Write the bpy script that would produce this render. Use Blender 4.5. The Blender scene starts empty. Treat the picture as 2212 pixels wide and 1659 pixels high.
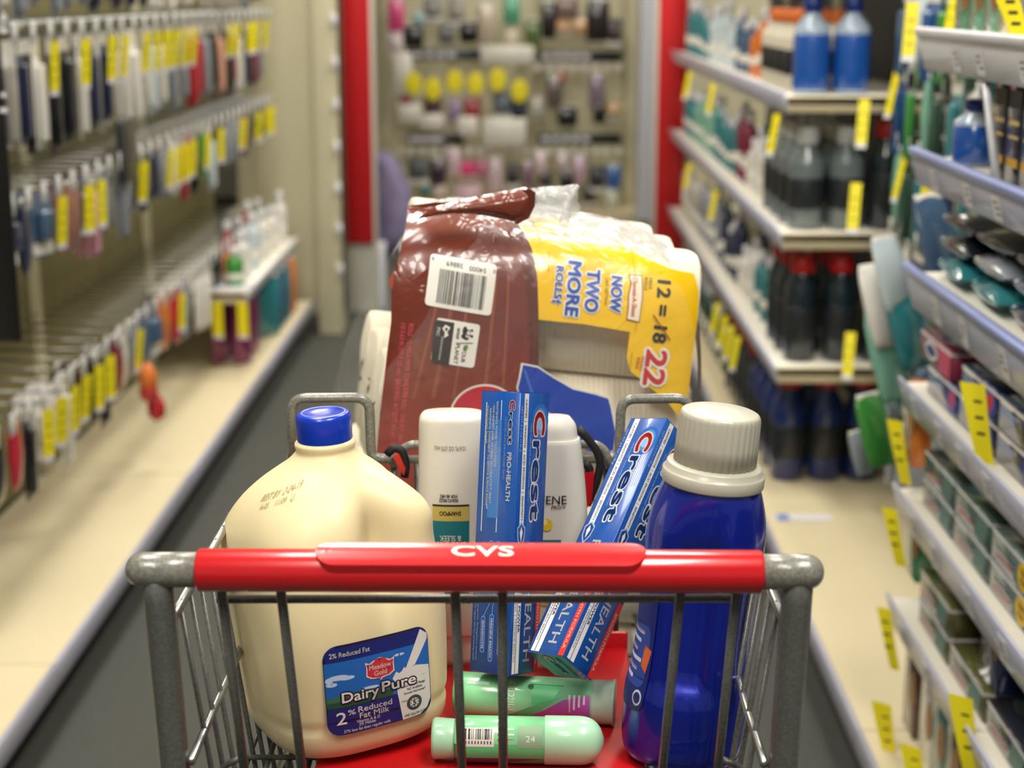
import bpy, bmesh, math, random
from mathutils import Vector, Matrix, Euler, noise
random.seed(7)
SC = bpy.context.scene
COL = SC.collection
rad = math.radians

# ------------------------------------------------------------------ camera
FPX, CX, CY = 3500.0, 1106.0, 829.5
CAM = Vector((0, 0, 1.4))
cd = bpy.data.cameras.new('camera')
cam = bpy.data.objects.new('camera', cd)
COL.objects.link(cam)
cam.location = CAM
cam.rotation_euler = (rad(76.5), 0, 0.0097)
cd.sensor_width = 36
cd.lens = 36 * FPX / 2212
cd.clip_start = 0.05
cd.dof.use_dof = True
cd.dof.focus_distance = 1.37
cd.dof.aperture_fstop = 5.3
SC.camera = cam
ROT = Euler((rad(76.5), 0, 0.0097)).to_matrix()

def ray(px, py):
    return ROT @ Vector(((px - CX) / FPX, -(py - CY) / FPX, -1))
def at(px, py, Y):
    d = ray(px, py)
    return CAM + d * (Y / d.y)
def at_plane(px, py, p0, n):
    d = ray(px, py)
    return CAM + d * ((p0 - CAM).dot(n) / d.dot(n))
def at_z(px, py, Z):
    d = ray(px, py)
    return CAM + d * ((Z - CAM.z) / d.z)
def at_x(px, X):          # forward distance of the point of plane X=const seen in column px (at eye level)
    d = ray(px, -10)
    return X / d.x * d.y

# ------------------------------------------------------------------ light
SC.view_settings.view_transform = 'Standard'
SC.view_settings.look = 'None'
SC.view_settings.gamma = 1
SC.view_settings.use_curve_mapping = False
SC.view_settings.exposure = -0.14
w = bpy.data.worlds.new('store_air')
SC.world = w
w.use_nodes = True
w.node_tree.nodes['Background'].inputs[0].default_value = (1.0, 0.97, 0.92, 1)
w.node_tree.nodes['Background'].inputs[1].default_value = 0.26
LAMPS = [(-0.75, -0.6), (0.75, 0.3), (-0.75, 2.0), (0.75, 3.2), (-0.62, 4.5), (0.75, 6.0), (-0.75, 6.5), (0.9, 8.6)]
LAMP_W = 27

# ------------------------------------------------------------------ materials
def lin(c):
    c = c.lstrip('#')
    v = [int(c[i:i + 2], 16) / 255 for i in (0, 2, 4)]
    return tuple(x / 12.92 if x <= 0.04045 else ((x + 0.055) / 1.055) ** 2.4 for x in v) + (1,)
MATS = {}
def mat(key, col, rough=0.5, metal=0, coat=0, noise_=None, bump=None, alpha=1, sss=0, trans=0, emit=0, spec=0.5, tint=False):
    m = bpy.data.materials.new(key)
    MATS[key] = m
    m.use_nodes = True
    nt = m.node_tree
    b = nt.nodes['Principled BSDF']
    c = lin(col)
    b.inputs['Base Color'].default_value = c
    b.inputs['Roughness'].default_value = rough
    b.inputs['Metallic'].default_value = metal
    b.inputs['Coat Weight'].default_value = coat
    b.inputs['Coat Roughness'].default_value = 0.08
    b.inputs['Alpha'].default_value = alpha
    b.inputs['Specular IOR Level'].default_value = spec
    if sss:
        b.inputs['Subsurface Weight'].default_value = sss
        b.inputs['Subsurface Radius'].default_value = (0.02, 0.015, 0.008)
        b.inputs['Subsurface Scale'].default_value = 0.6
    if trans:
        b.inputs['Transmission Weight'].default_value = trans
    if emit:
        b.inputs['Emission Color'].default_value = c
        b.inputs['Emission Strength'].default_value = emit
    tc = nt.nodes.new('ShaderNodeTexCoord')
    src = None
    if tint:
        oi = nt.nodes.new('ShaderNodeObjectInfo')
        src = oi.outputs['Color']
        nt.links.new(src, b.inputs['Base Color'])
    if noise_:
        sc_, amt, col2 = noise_
        n = nt.nodes.new('ShaderNodeTexNoise')
        n.inputs['Scale'].default_value = sc_
        n.inputs['Detail'].default_value = 4
        nt.links.new(tc.outputs['Object'], n.inputs['Vector'])
        r = nt.nodes.new('ShaderNodeMapRange')
        r.inputs['From Min'].default_value = 0.38
        r.inputs['From Max'].default_value = 0.62
        r.inputs['To Max'].default_value = amt
        nt.links.new(n.outputs['Fac'], r.inputs['Value'])
        mx = nt.nodes.new('ShaderNodeMix')
        mx.data_type = 'RGBA'
        mx.inputs['A'].default_value = c
        mx.inputs['B'].default_value = lin(col2)
        if src:
            nt.links.new(src, mx.inputs['A'])
        nt.links.new(r.outputs[0], mx.inputs['Factor'])
        nt.links.new(mx.outputs['Result'], b.inputs['Base Color'])
    if bump:
        sc_, st, di = bump[:3]
        n = nt.nodes.new('ShaderNodeTexNoise')
        n.inputs['Scale'].default_value = sc_
        n.inputs['Detail'].default_value = 3
        nt.links.new(tc.outputs['Object'], n.inputs['Vector'])
        bp = nt.nodes.new('ShaderNodeBump')
        bp.inputs['Strength'].default_value = st
        bp.inputs['Distance'].default_value = di
        nt.links.new(n.outputs['Fac'], bp.inputs['Height'])
        nt.links.new(bp.outputs[0], b.inputs['Normal'])
        if coat:
            nt.links.new(bp.outputs[0], b.inputs['Coat Normal'])
    return m
def hexmat(col, rough=0.45, coat=0.0):
    k = 'ink_' + col.strip('#') + ('g' if coat else '')
    if k not in MATS:
        mat(k, col, rough, coat=coat)
    return k

mat('tint', '#ffffff', 0.5, tint=True, noise_=(14, 0.25, '#8a8a8a'))
mat('tint_gloss', '#ffffff', 0.18, tint=True, coat=0.6)
mat('clear_plastic', '#dfe6ea', 0.08, alpha=0.28)
mat('print_white', '#ece8dc', 0.4)
mat('grey_paint', '#6c6b61', 0.32, coat=0.5, noise_=(420, 0.8, '#8d8c80'), bump=(500, 0.25, 0.0006))
mat('grey_post', '#53544e', 0.42, coat=0.25, noise_=(420, 0.6, '#6c6d66'), bump=(300, 0.2, 0.0006))
mat('wire_grey', '#4c4d47', 0.38, coat=0.3, noise_=(500, 0.6, '#6c6c64'), bump=(500, 0.2, 0.0005))
mat('zinc', '#a5a6a2', 0.28, metal=0.9)
mat('red_grip', '#c8141c', 0.28, coat=0.7, bump=(900, 0.06, 0.0003))
mat('red_flap', '#c4141a', 0.35, coat=0.3)
mat('jug', '#ebdbac', 0.46, sss=0.35, coat=0.04)
mat('cap_blue', '#0b37b4', 0.3, coat=0.3)
mat('detergent_blue', '#08229c', 0.3, metal=0.4, coat=0.9)
mat('cap_cream', '#b5b2a1', 0.38, coat=0.15)
mat('shampoo_white', '#e2ddd0', 0.3, coat=0.3)
mat('carton_blue', '#0f4c9c', 0.3, coat=0.4)
mat('mint', '#8fdca0', 0.3, coat=0.4, sss=0.2)
mat('mint_pale', '#b4e6c0', 0.28, coat=0.4, sss=0.3)
mat('pale_clear', '#a9bdaa', 0.25, coat=0.3)
mat('black_strap', '#131313', 0.6)
mat('cream_deck', '#d4c7a3', 0.5, noise_=(3, 0.25, '#c9bb97'))
mat('peg_board', '#7c7448', 0.65, noise_=(4, 0.3, '#696240'))
mat('board_dark', '#34383a', 0.6)
mat('grey_rail', '#a6a5b2', 0.4)
mat('kick_dark', '#17181a', 0.6)
mat('rail_lavender', '#bfc1d8', 0.3, coat=0.3)
mat('rail_white', '#d9dae2', 0.35, coat=0.2)
mat('rail_blue', '#94a4dc', 0.3, coat=0.3)
mat('shelf_white', '#e4dfd0', 0.4)
mat('column_cream', '#d0c9a8', 0.55, noise_=(2, 0.2, '#c0b997'))
mat('sign_red', '#cf1a20', 0.5)
mat('sign_black', '#0c0e10', 0.5)
mat('tag_yellow', '#f2e21a', 0.5)
mat('tag_ink', '#8f8418', 0.5)
mat('tag_white', '#dcdadc', 0.4)
mat('tag_clear', '#cfd0d4', 0.3, coat=0.3)
mat('dark_goods', '#22262a', 0.35, coat=0.2)
mat('paper', '#ece3cb', 0.85)
mat('film', '#ffffff', 0.12, alpha=0.04, bump=(12, 0.7, 0.03), spec=0.7)
mat('film_crown', '#cfd2d6', 0.16, alpha=0.55, bump=(14, 0.8, 0.03), spec=1.0)
mat('film_milky', '#eef0f0', 0.2, alpha=0.42, bump=(30, 0.8, 0.02), spec=0.8)
mat('ceiling_white', '#dedad0', 0.8)
mat('wall_paint', '#b9b49c', 0.8)
mat('lamp_glow', '#fff8ec', 0.5, emit=9)
# floor: dark speckled carpet tile
m = mat('floor_dark', '#2b2c28', 0.75, noise_=(260, 1.0, '#4c4e45'), bump=(300, 0.3, 0.003))
# quilted paper bump
def quilt():
    nt = MATS['paper'].node_tree
    tc = nt.nodes.new('ShaderNodeTexCoord')
    wv = nt.nodes.new('ShaderNodeTexWave')
    wv.bands_direction = 'X'
    wv.inputs['Scale'].default_value = 55
    nt.links.new(tc.outputs['Object'], wv.inputs['Vector'])
    bp = nt.nodes.new('ShaderNodeBump')
    bp.inputs['Strength'].default_value = 0.35
    bp.inputs['Distance'].default_value = 0.0012
    nt.links.new(wv.outputs['Fac'], bp.inputs['Height'])
    nt.links.new(bp.outputs[0], nt.nodes['Principled BSDF'].inputs['Normal'])
quilt()
def film_ink(key, col, rough=0.22, col2=None, grad=None):
    """glossy crinkled printed film; grad = (z_low, z_high) in world height of the print's own colour change"""
    m = mat(key, col, rough + .06, coat=0.45)
    nt = m.node_tree
    b = nt.nodes['Principled BSDF']
    tc = nt.nodes.new('ShaderNodeTexCoord')
    n = nt.nodes.new('ShaderNodeTexNoise')
    n.inputs['Scale'].default_value = 8
    n.inputs['Detail'].default_value = 3
    n.inputs['Distortion'].default_value = 1.2
    nt.links.new(tc.outputs['Object'], n.inputs['Vector'])
    v = nt.nodes.new('ShaderNodeTexVoronoi')
    v.feature = 'DISTANCE_TO_EDGE'
    v.inputs['Scale'].default_value = 6
    nt.links.new(n.outputs['Color'], v.inputs['Vector'])
    mm = nt.nodes.new('ShaderNodeMath')
    mm.operation = 'ADD'
    nt.links.new(n.outputs['Fac'], mm.inputs[0])
    m2 = nt.nodes.new('ShaderNodeMath')
    m2.operation = 'MULTIPLY'
    m2.inputs[1].default_value = 0.35
    nt.links.new(v.outputs['Distance'], m2.inputs[0])
    nt.links.new(m2.outputs[0], mm.inputs[1])
    bp = nt.nodes.new('ShaderNodeBump')
    bp.inputs['Strength'].default_value = 0.55
    bp.inputs['Distance'].default_value = 0.012
    nt.links.new(mm.outputs[0], bp.inputs['Height'])
    nt.links.new(bp.outputs[0], b.inputs['Coat Normal'])
    bp2 = nt.nodes.new('ShaderNodeBump')
    bp2.inputs['Strength'].default_value = 0.3
    bp2.inputs['Distance'].default_value = 0.008
    nt.links.new(mm.outputs[0], bp2.inputs['Height'])
    nt.links.new(bp2.outputs[0], b.inputs['Normal'])
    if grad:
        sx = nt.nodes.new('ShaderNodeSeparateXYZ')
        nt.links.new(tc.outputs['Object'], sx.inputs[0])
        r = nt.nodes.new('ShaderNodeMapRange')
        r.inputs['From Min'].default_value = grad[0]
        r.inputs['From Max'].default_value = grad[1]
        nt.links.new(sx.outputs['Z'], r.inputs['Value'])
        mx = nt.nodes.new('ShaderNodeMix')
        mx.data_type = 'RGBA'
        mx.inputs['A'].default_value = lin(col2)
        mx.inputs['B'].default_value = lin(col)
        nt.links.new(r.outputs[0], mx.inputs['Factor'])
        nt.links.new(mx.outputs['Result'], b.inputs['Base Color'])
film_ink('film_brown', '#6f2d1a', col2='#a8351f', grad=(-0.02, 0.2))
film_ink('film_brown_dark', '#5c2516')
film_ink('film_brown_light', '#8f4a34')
film_ink('film_red', '#b02c22')
film_ink('film_yellow', '#f6c405')
film_ink('film_blue', '#0c3fae')
film_ink('film_crimson', '#c3152c')

# ------------------------------------------------------------------ mesh builder
class MB:
    def __init__(s):
        s.V, s.F, s.M, s.S, s.mats = [], [], [], [], []
        s.T = Matrix.Identity(4)
    def mi(s, k):
        if k not in s.mats:
            s.mats.append(k)
        return s.mats.index(k)
    def add(s, vs, fs, m, smooth=False):
        o = len(s.V)
        s.V += [s.T @ Vector(v) for v in vs]
        k = s.mi(m)
        for f in fs:
            s.F.append([i + o for i in f])
            s.M.append(k)
            s.S.append(smooth)
        return s
    def add_bm(s, bm, m, smooth=False):
        bm.verts.ensure_lookup_table()
        return s.add([v.co.copy() for v in bm.verts], [[v.index for v in f.verts] for f in bm.faces], m, smooth)
    def box(s, c, d, m, bev=0, seg=2):
        x, y, z = d[0] / 2, d[1] / 2, d[2] / 2
        c = Vector(c)
        if bev:
            bm = bmesh.new()
            bmesh.ops.create_cube(bm, size=1)
            for v in bm.verts:
                v.co = Vector((v.co.x * d[0], v.co.y * d[1], v.co.z * d[2])) + c
            bmesh.ops.bevel(bm, geom=bm.edges[:], offset=bev, segments=seg, affect='EDGES', profile=0.5)
            bm.verts.index_update()
            s.add_bm(bm, m, True)
            bm.free()
            return s
        vs = [c + Vector((i * x, j * y, k * z)) for i in (-1, 1) for j in (-1, 1) for k in (-1, 1)]
        return s.add(vs, [(0, 1, 3, 2), (4, 6, 7, 5), (0, 4, 5, 1), (2, 3, 7, 6), (0, 2, 6, 4), (1, 5, 7, 3)], m)
    def loft(s, rings, m, cap=(True, True), smooth=True, closed=False):
        n = len(rings[0])
        vs = [v for r in rings for v in r]
        fs = []
        R = len(rings)
        for i in range(R if closed else R - 1):
            for j in range(n):
                a, b = i * n + j, i * n + (j + 1) % n
                k = ((i + 1) % R) * n
                fs.append((a, b, k + (j + 1) % n, k + j))
        if not closed:
            if cap[0]:
                fs.append(tuple(range(n - 1, -1, -1)))
            if cap[1]:
                fs.append(tuple((R - 1) * n + j for j in range(n)))
        return s.add(vs, fs, m, smooth)
    def lathe(s, prof, m, c=(0, 0, 0), n=24, ribs=0, amp=0):
        c = Vector(c)
        rings = []
        for r, z in prof:
            rings.append([c + Vector((math.cos(2 * math.pi * j / n) * (r + (amp if ribs and j % 2 else 0)), math.sin(2 * math.pi * j / n) * (r + (amp if ribs and j % 2 else 0)), z)) for j in range(n)])
        return s.loft(rings, m)
    def tube(s, pts, r, m, n=8, cap=True, closed=False, ry=None):
        pts = [Vector(p) for p in pts]
        rings = []
        up = None
        N = len(pts)
        for i, p in enumerate(pts):
            a = pts[i - 1] if (i or closed) else p
            b = pts[(i + 1) % N] if (i < N - 1 or closed) else p
            t = (b - a).normalized()
            if up is None:
                up = t.orthogonal().normalized() if ry is None else (Vector((0, 0, 1)) - t * t.z).normalized()
            up = (up - t * up.dot(t)).normalized()
            q = t.cross(up)
            rr = r[i] if isinstance(r, (list, tuple)) else r
            rings.append([p + up * (math.cos(2 * math.pi * j / n) * rr) + q * (math.sin(2 * math.pi * j / n) * (ry or rr)) for j in range(n)])
        return s.loft(rings, m, (cap, cap), closed=closed)
    def build(s, name, parent=None, **kw):
        me = bpy.data.meshes.new(name)
        me.from_pydata(s.V, [], s.F)
        for k in s.mats:
            me.materials.append(MATS[k])
        me.polygons.foreach_set('material_index', s.M)
        me.polygons.foreach_set('use_smooth', s.S)
        me.update()
        o = bpy.data.objects.new(name, me)
        COL.objects.link(o)
        if parent:
            o.parent = parent
        for k, v in kw.items():
            o[k] = v
        return o
def smooth_by_angle(o, deg=35):
    me = o.data
    me.calc_loop_triangles()
    bm = bmesh.new()
    bm.from_mesh(me)
    for e in bm.edges:
        if len(e.link_faces) == 2 and e.calc_face_angle(0) > rad(deg):
            e.smooth = False
    bm.to_mesh(me)
    bm.free()
    return o
def ring(c, rx, ry, z, n=2, N=48, rot=0, fn=None):
    out = []
    for j in range(N):
        t = 2 * math.pi * j / N
        cx, sx = math.cos(t), math.sin(t)
        r = (abs(cx / rx) ** n + abs(sx / ry) ** n) ** (-1 / n)
        a = t + rot
        if fn:
            r = fn(r, a, z)
        out.append(Vector((c[0] + r * math.cos(a), c[1] + r * math.sin(a), z)))
    return out
def rounded(pts, r, k=5, closed=False):
    pts = [Vector(p) for p in pts]
    out = []
    N = len(pts)
    for i, p in enumerate(pts):
        if not closed and i in (0, N - 1):
            out.append(p)
            continue
        a, b = pts[i - 1], pts[(i + 1) % N]
        da, db = (a - p), (b - p)
        ra = min(r, da.length * .45, db.length * .45)
        a, b = p + da.normalized() * ra, p + db.normalized() * ra
        for q in range(k + 1):
            t = q / k
            out.append(a * (1 - t) ** 2 + p * 2 * t * (1 - t) + b * t * t)
    return out
def empty(name, loc=(0, 0, 0), rot=(0, 0, 0), parent=None, **kw):
    o = bpy.data.objects.new(name, None)
    COL.objects.link(o)
    o.location = loc
    o.rotation_euler = rot
    o.empty_display_size = 0.02
    if parent:
        o.parent = parent
    for k, v in kw.items():
        o[k] = v
    return o
def children(o):
    return [c for c in KIDS.get(o.name, [])]
KIDS = {}
def reg(root, *kids):
    KIDS[root.name] = list(kids)
    return root
def dup(root, loc, rot=None, scale=None, color=None, **kw):
    r = root.copy()
    COL.objects.link(r)
    r.location = loc
    if rot is not None:
        r.rotation_euler = rot
    if scale is not None:
        r.scale = scale
    if color:
        r.color = color
    for ch in KIDS.get(root.name, []):
        c = ch.copy()
        COL.objects.link(c)
        c.parent = r
        if color:
            c.color = color
    for k, v in kw.items():
        r[k] = v
    return r

# ------------------------------------------------------------------ printing (labels, lettering)
_TXT = {}
def glyphs(text, bold):
    k = (text, bold)
    if k not in _TXT:
        c = bpy.data.curves.new('t', 'FONT')
        c.body = text
        c.offset = bold
        c.resolution_u = 3
        o = bpy.data.objects.new('t', c)
        COL.objects.link(o)
        me = bpy.data.meshes.new_from_object(o)
        vs = [(v.co.x, v.co.y) for v in me.vertices]
        fs = [tuple(p.vertices) for p in me.polygons]
        bpy.data.objects.remove(o)
        bpy.data.meshes.remove(me)
        bpy.data.curves.remove(c)
        _TXT[k] = (vs, fs)
    return _TXT[k]
class Print:
    """flat artwork, x right, y down; emit() wraps it on a surface"""
    def __init__(s):
        s.items = []
    def poly(s, pts, m, layer=0):
        s.items.append(([tuple(p) for p in pts], [tuple(range(len(pts)))], m, layer))
    def rect(s, x0, y0, x1, y1, m, layer=0):
        s.poly([(x0, y0), (x1, y0), (x1, y1), (x0, y1)], m, layer)
    def rrect(s, cx, cy, w_, h, r, m, layer=0, rot=0, k=5):
        pts = []
        for (sx, sy, a0) in ((1, -1, -90), (1, 1, 0), (-1, 1, 90), (-1, -1, 180)):
            for q in range(k + 1):
                a = rad(a0 + 90 * q / k)
                pts.append((sx * (w_ / 2 - r) + r * math.cos(a), sy * (h / 2 - r) + r * math.sin(a)))
        c_, s_ = math.cos(rad(rot)), math.sin(rad(rot))
        s.poly([(cx + x * c_ - y * s_, cy + x * s_ + y * c_) for x, y in pts], m, layer)
    def disc(s, cx, cy, rx, ry, m, layer=0, n=28, rot=0):
        c_, s_ = math.cos(rad(rot)), math.sin(rad(rot))
        s.poly([(cx + rx * math.cos(a) * c_ - ry * math.sin(a) * s_, cy + rx * math.cos(a) * s_ + ry * math.sin(a) * c_) for a in [2 * math.pi * i / n for i in range(n)]], m, layer)
    def text(s, t, cx, cy, h, m, layer=1, rot=0, bold=0.0, w=None, align='c', outline=None, shear=0):
        """h = cap height; w = total width to fit; (cx, cy) = centre (align c) or left middle (align l)"""
        if outline:
            for q in range(10):
                g = (outline[1] + bold * 1.3) * h
                s.text(t, cx + g * math.cos(q * .6283), cy + g * math.sin(q * .6283), h, outline[0], layer, rot, 0, w, align, None, shear)
            layer += 1
        vs, fs = glyphs(t, 0.0)
        v0 = vs
        if not vs:
            return
        x0, x1 = min(v[0] for v in v0), max(v[0] for v in v0)
        ky = h / 0.69
        kx = ky if w is None else w / max(1e-6, x1 - x0)
        ox = (x0 + x1) / 2 if align == 'c' else x0
        a = rad(rot)
        rx, ry, ux, uy = math.cos(a), math.sin(a), math.sin(a), -math.cos(a)
        out = []
        for x, y in vs:
            X, Y = (x - ox + shear * y) * kx, (y - 0.345) * ky
            out.append((cx + rx * X + ux * Y, cy + ry * X + uy * Y))
        if bold > .008:
            n_ = 8 if bold > .03 else 4
            g = bold * h * 1.3
            for q in range(n_):
                dx, dy = g * math.cos(q * 6.2832 / n_ + .4), g * math.sin(q * 6.2832 / n_ + .4)
                s.items.append(([(x + dx, y + dy) for x, y in out], fs, m, layer))
        s.items.append((out, fs, m, layer))
    def bars(s, x0, y0, x1, y1, n, m, layer=1, seed=1):
        rnd = random.Random(seed)
        ws = [rnd.choice((1, 1, 1, 2, 2, 3)) for _ in range(2 * n)]
        tot = sum(ws)
        x = 0
        for i, q in enumerate(ws):
            if i % 2 == 0:
                a, b = x / tot, (x + q) / tot
                s.rect(x0 + (x1 - x0) * a, y0, x0 + (x1 - x0) * b, y1, m, layer)
            x += q
    def emit(s, mb, fn, cut=None):
        for lay in sorted({i[3] for i in s.items}):
            for m in {i[2] for i in s.items if i[3] == lay}:
                bm = bmesh.new()
                for vs, fs, mm, l in s.items:
                    if mm != m or l != lay:
                        continue
                    bv = [bm.verts.new((x, y, 0)) for x, y in vs]
                    for f in fs:
                        try:
                            bm.faces.new([bv[i] for i in f])
                        except ValueError:
                            pass
                bmesh.ops.triangulate(bm, faces=[f for f in bm.faces if len(f.verts) > 4])
                if cut:
                    xs = [v.co.x for v in bm.verts]
                    ys = [v.co.y for v in bm.verts]
                    for ax, vals in ((0, xs), (1, ys)):
                        if not vals:
                            continue
                        q = math.ceil(min(vals) / cut) * cut
                        while q < max(vals):
                            co = [0, 0, 0]
                            no = [0, 0, 0]
                            co[ax] = q
                            no[ax] = 1
                            bmesh.ops.bisect_plane(bm, geom=bm.verts[:] + bm.edges[:] + bm.faces[:], plane_co=co, plane_no=no)
                            q += cut
                bm.verts.index_update()
                mb.add([fn(v.co.x, v.co.y, lay) for v in bm.verts], [[v.index for v in f.verts] for f in bm.faces], m, bool(cut))
                bm.free()
def pillow(mb, outline, front, back, m, cut, edge, jitter=0.0):
    """closed cushion from an outline; front/back(x, y, t) give points, t = 0 at the rim .. 1 inside"""
    def dist(x, y):
        best = 1e9
        for i in range(len(outline)):
            ax, ay = outline[i - 1]
            bx, by = outline[i]
            dx, dy = bx - ax, by - ay
            t = max(0, min(1, ((x - ax) * dx + (y - ay) * dy) / (dx * dx + dy * dy + 1e-9)))
            best = min(best, math.hypot(x - ax - t * dx, y - ay - t * dy))
        return best
    for fn in (front, back):
        p = Print()
        p.poly(outline, m, 0)
        def g(x, y, l, fn=fn):
            d = min(1, dist(x, y) / edge)
            return fn(x, y, math.sqrt(1 - (1 - d) ** 2))
        p.emit(mb, g, cut)
# ------------------------------------------------------------------ shopping cart
HY, HZ = 1.07, 1.012           # handle bar
cart = empty('shopping_cart', (-0.03, 1.3, 0), label='small grey wire shopping cart with red plastic handle grip, filled with groceries', category='shopping cart')
def W(px, py, Y):              # point of the photograph's line of sight, relative to the cart
    return at(px, py, Y) - Vector(cart.location)
def L(p):
    return Vector(p) - Vector(cart.location)
xl, xr = at(272, 1232, HY).x, at(1780, 1232, HY).x
hz = at(1025, 1233, HY).z
gl, gr = at(427, 1232, HY).x, at(1647, 1232, HY).x
b = MB()
r = 0.0125
for a, c, sg in ((gl + .01, xl, 1), (gr - .01, xr, -1)):
    b = MB()
    pts, rs = [], []
    pts.append(L((a, HY, hz))); rs.append(r)
    pts.append(L((c + sg * .012, HY, hz))); rs.append(r)
    for t in (.35, .6, .8, .92, 1):
        pts.append(L((c + sg * .012 * (1 - t), HY, hz))); rs.append(r * math.sqrt(1 - t * t * .99))
    b.tube(pts, rs, 'grey_paint', 28)
    b.build('handle_bar', cart)
b = MB()
R = 0.0152
pts = [L((gl, HY, hz)), L((gl + .001, HY, hz)), L((gl + .002, HY, hz)), L((gr - .002, HY, hz)), L((gr - .001, HY, hz)), L((gr, HY, hz))]
b.tube(pts, [R * .9, R * .97, R, R, R * .97, R * .9], 'red_grip', 64)
grip = b.build('handle_grip', cart, label='glossy red plastic sleeve')
# raised plate on top of the grip with the shop's name
b = MB()
pl, pr = at(684, 1200, HY).x, at(1394, 1200, HY).x
PF = .30
def plate_pt(x, y, h):
    q = R + h - y * y / (4.2 * R)
    return L((x, HY - y * math.cos(PF) - q * math.sin(PF), hz + q * math.cos(PF) - y * math.sin(PF)))
def plate(x, y, l):
    rr = R + .0022 + l * .00015
    return plate_pt(x, y, rr - R)
W_ = 0.0132
outl = []
for sgn, cx in ((1, pr - W_), (-1, pl + W_)):
    for q in range(13):
        a = rad(-90 + 180 * q / 12)
        outl.append((cx + sgn * W_ * math.cos(a), sgn * W_ * math.sin(a)))
P = Print()
P.poly(outl, 'red_grip', 0)
P.emit(b, plate, .0045)
n = len(outl)
def dense(o):
    out = []
    for i in range(len(o)):
        a, c = o[i - 1], o[i]
        k = max(1, int(math.dist(a, c) / .004))
        out += [(a[0] + (c[0] - a[0]) * j / k, a[1] + (c[1] - a[1]) * j / k) for j in range(k)]
    return out
dn = dense(outl)
def skirt(sc_, h):
    return [plate_pt(x, y * sc_, h) for x, y in dn]
b.loft([skirt(1.0, -.0075), skirt(1.01, -.002), skirt(1.01, .001), skirt(1.0, .0022)], 'red_grip', (False, False))
ins = b.build('grip_plate', grip)
b = MB()
P = Print()
tx, tw = (at(1043, 1190, HY).x), at(1108, 1190, HY).x - at(976, 1190, HY).x
P.text('CVS', tx, .0002, .0108, 'print_white', 3, bold=.035, w=tw)
P.emit(b, plate, .004)
b.build('lettering', grip, label='white capital letters CVS')

# posts
for px0, px1 in ((340, 378), (1725, 1692)):
    b = MB()
    top, bot = at(px0, 1240, HY), at(px1, 1659, HY + .012)
    d = (bot - top) / (top.z - bot.z)
    end = top + d * (top.z - .16)
    b.tube([L(top + Vector((0, 0, .004))), L(top + d * .02), L(top + d * .3), L(end)], .0112, 'grey_post', 24, ry=.0108)
    b.build('upright_post', cart)
# rear gate: wires hanging below the handle
b = MB()
def gate_y(z):
    return HY + .006 + (hz - z) * .27
def gpt(px, py):
    y = HY
    for _ in range(4):
        p = at(px, py, y)
        y = gate_y(p.z)
    return at(px, py, y)
wr = 0.0036
bot_z = .76
for x0, x1 in ((478, 527), (606, 652), (983, 998), (1085, 1087), (1471, 1431), (1592, 1551)):
    a, c = gpt(x0, 1270), gpt(x1, 1659)
    d = (c - a)
    e = a + d * ((a.z - bot_z) / (a.z - c.z))
    b.tube([L(a), L(e)], wr, 'wire_grey', 10)
p0, p1 = gpt(466, 1301), gpt(1590, 1299)
off = Vector((0, .006, 0))
b.tube([L(p0 + off), L(p1 + off)], .0032, 'wire_grey', 10)
z2 = bot_z + .004
b.tube([L((p0.x + .012, gate_y(z2) + .006, z2)), L((p1.x - .012, gate_y(z2) + .006, z2))], .0032, 'wire_grey', 10)
b.build('rear_gate', cart)
# side walls
SXL, SXR = at(375, 1335, 1.10).x, at(1690, 1345, 1.10).x
FRONT = 2.02
for sx, k in ((SXL, 1), (SXR, -1)):
    b = MB()
    def side(y, z):
        z = min(z, .966 - max(0, y - 1.33) * .2)
        t = (.96 - z) * .13
        return L((sx + k * (t + max(0, y - 1.45) * .10), y, z))
    for z, mm, rr in ((.962, 'zinc', .0042), (.86, 'zinc', .0034), (.72, 'zinc', .0034), (.585, 'zinc', .0042)):
        b.tube([side(1.075, z), side(1.33, z), side(FRONT, z)], rr, mm, 8)
    y = 1.125
    while y < FRONT - .01:
        b.tube([side(y, .966), side(y, .585)], .0024, 'wire_grey', 6)
        y += .034
    b.build('side_panel', cart)
b = MB()
def sidex(sx, k, y, z):
    return sx + k * ((.96 - z) * .13 + max(0, y - 1.45) * .10)
for z in (.82, .74, .66, .585):
    b.tube([L((sidex(SXL, 1, FRONT, z), FRONT, z)), L((sidex(SXR, -1, FRONT, z), FRONT, z))], .003, 'wire_grey', 6)
for i in range(10):
    t = i / 9
    a = L((sidex(SXL, 1, FRONT, .82) * (1 - t) + sidex(SXR, -1, FRONT, .82) * t, FRONT, .82))
    c = L((sidex(SXL, 1, FRONT, .585) * (1 - t) + sidex(SXR, -1, FRONT, .585) * t, FRONT, .585))
    b.tube([a, c], .0024, 'wire_grey', 6)
b.build('front_panel', cart)
b = MB()
for i in range(13):
    t = i / 12
    a = L((sidex(SXL, 1, 1.12, .585) * (1 - t) + sidex(SXR, -1, 1.12, .585) * t, 1.12, .583))
    c = L((sidex(SXL, 1, FRONT, .585) * (1 - t) + sidex(SXR, -1, FRONT, .585) * t, FRONT, .583))
    b.tube([a, c], .0026, 'wire_grey', 6)
for i in range(9):
    y = 1.12 + (FRONT - 1.12) * i / 8
    b.tube([L((sidex(SXL, 1, y, .585), y, .578)), L((sidex(SXR, -1, y, .585), y, .578))], .0026, 'wire_grey', 6)
b.build('basket_floor', cart)
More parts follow.
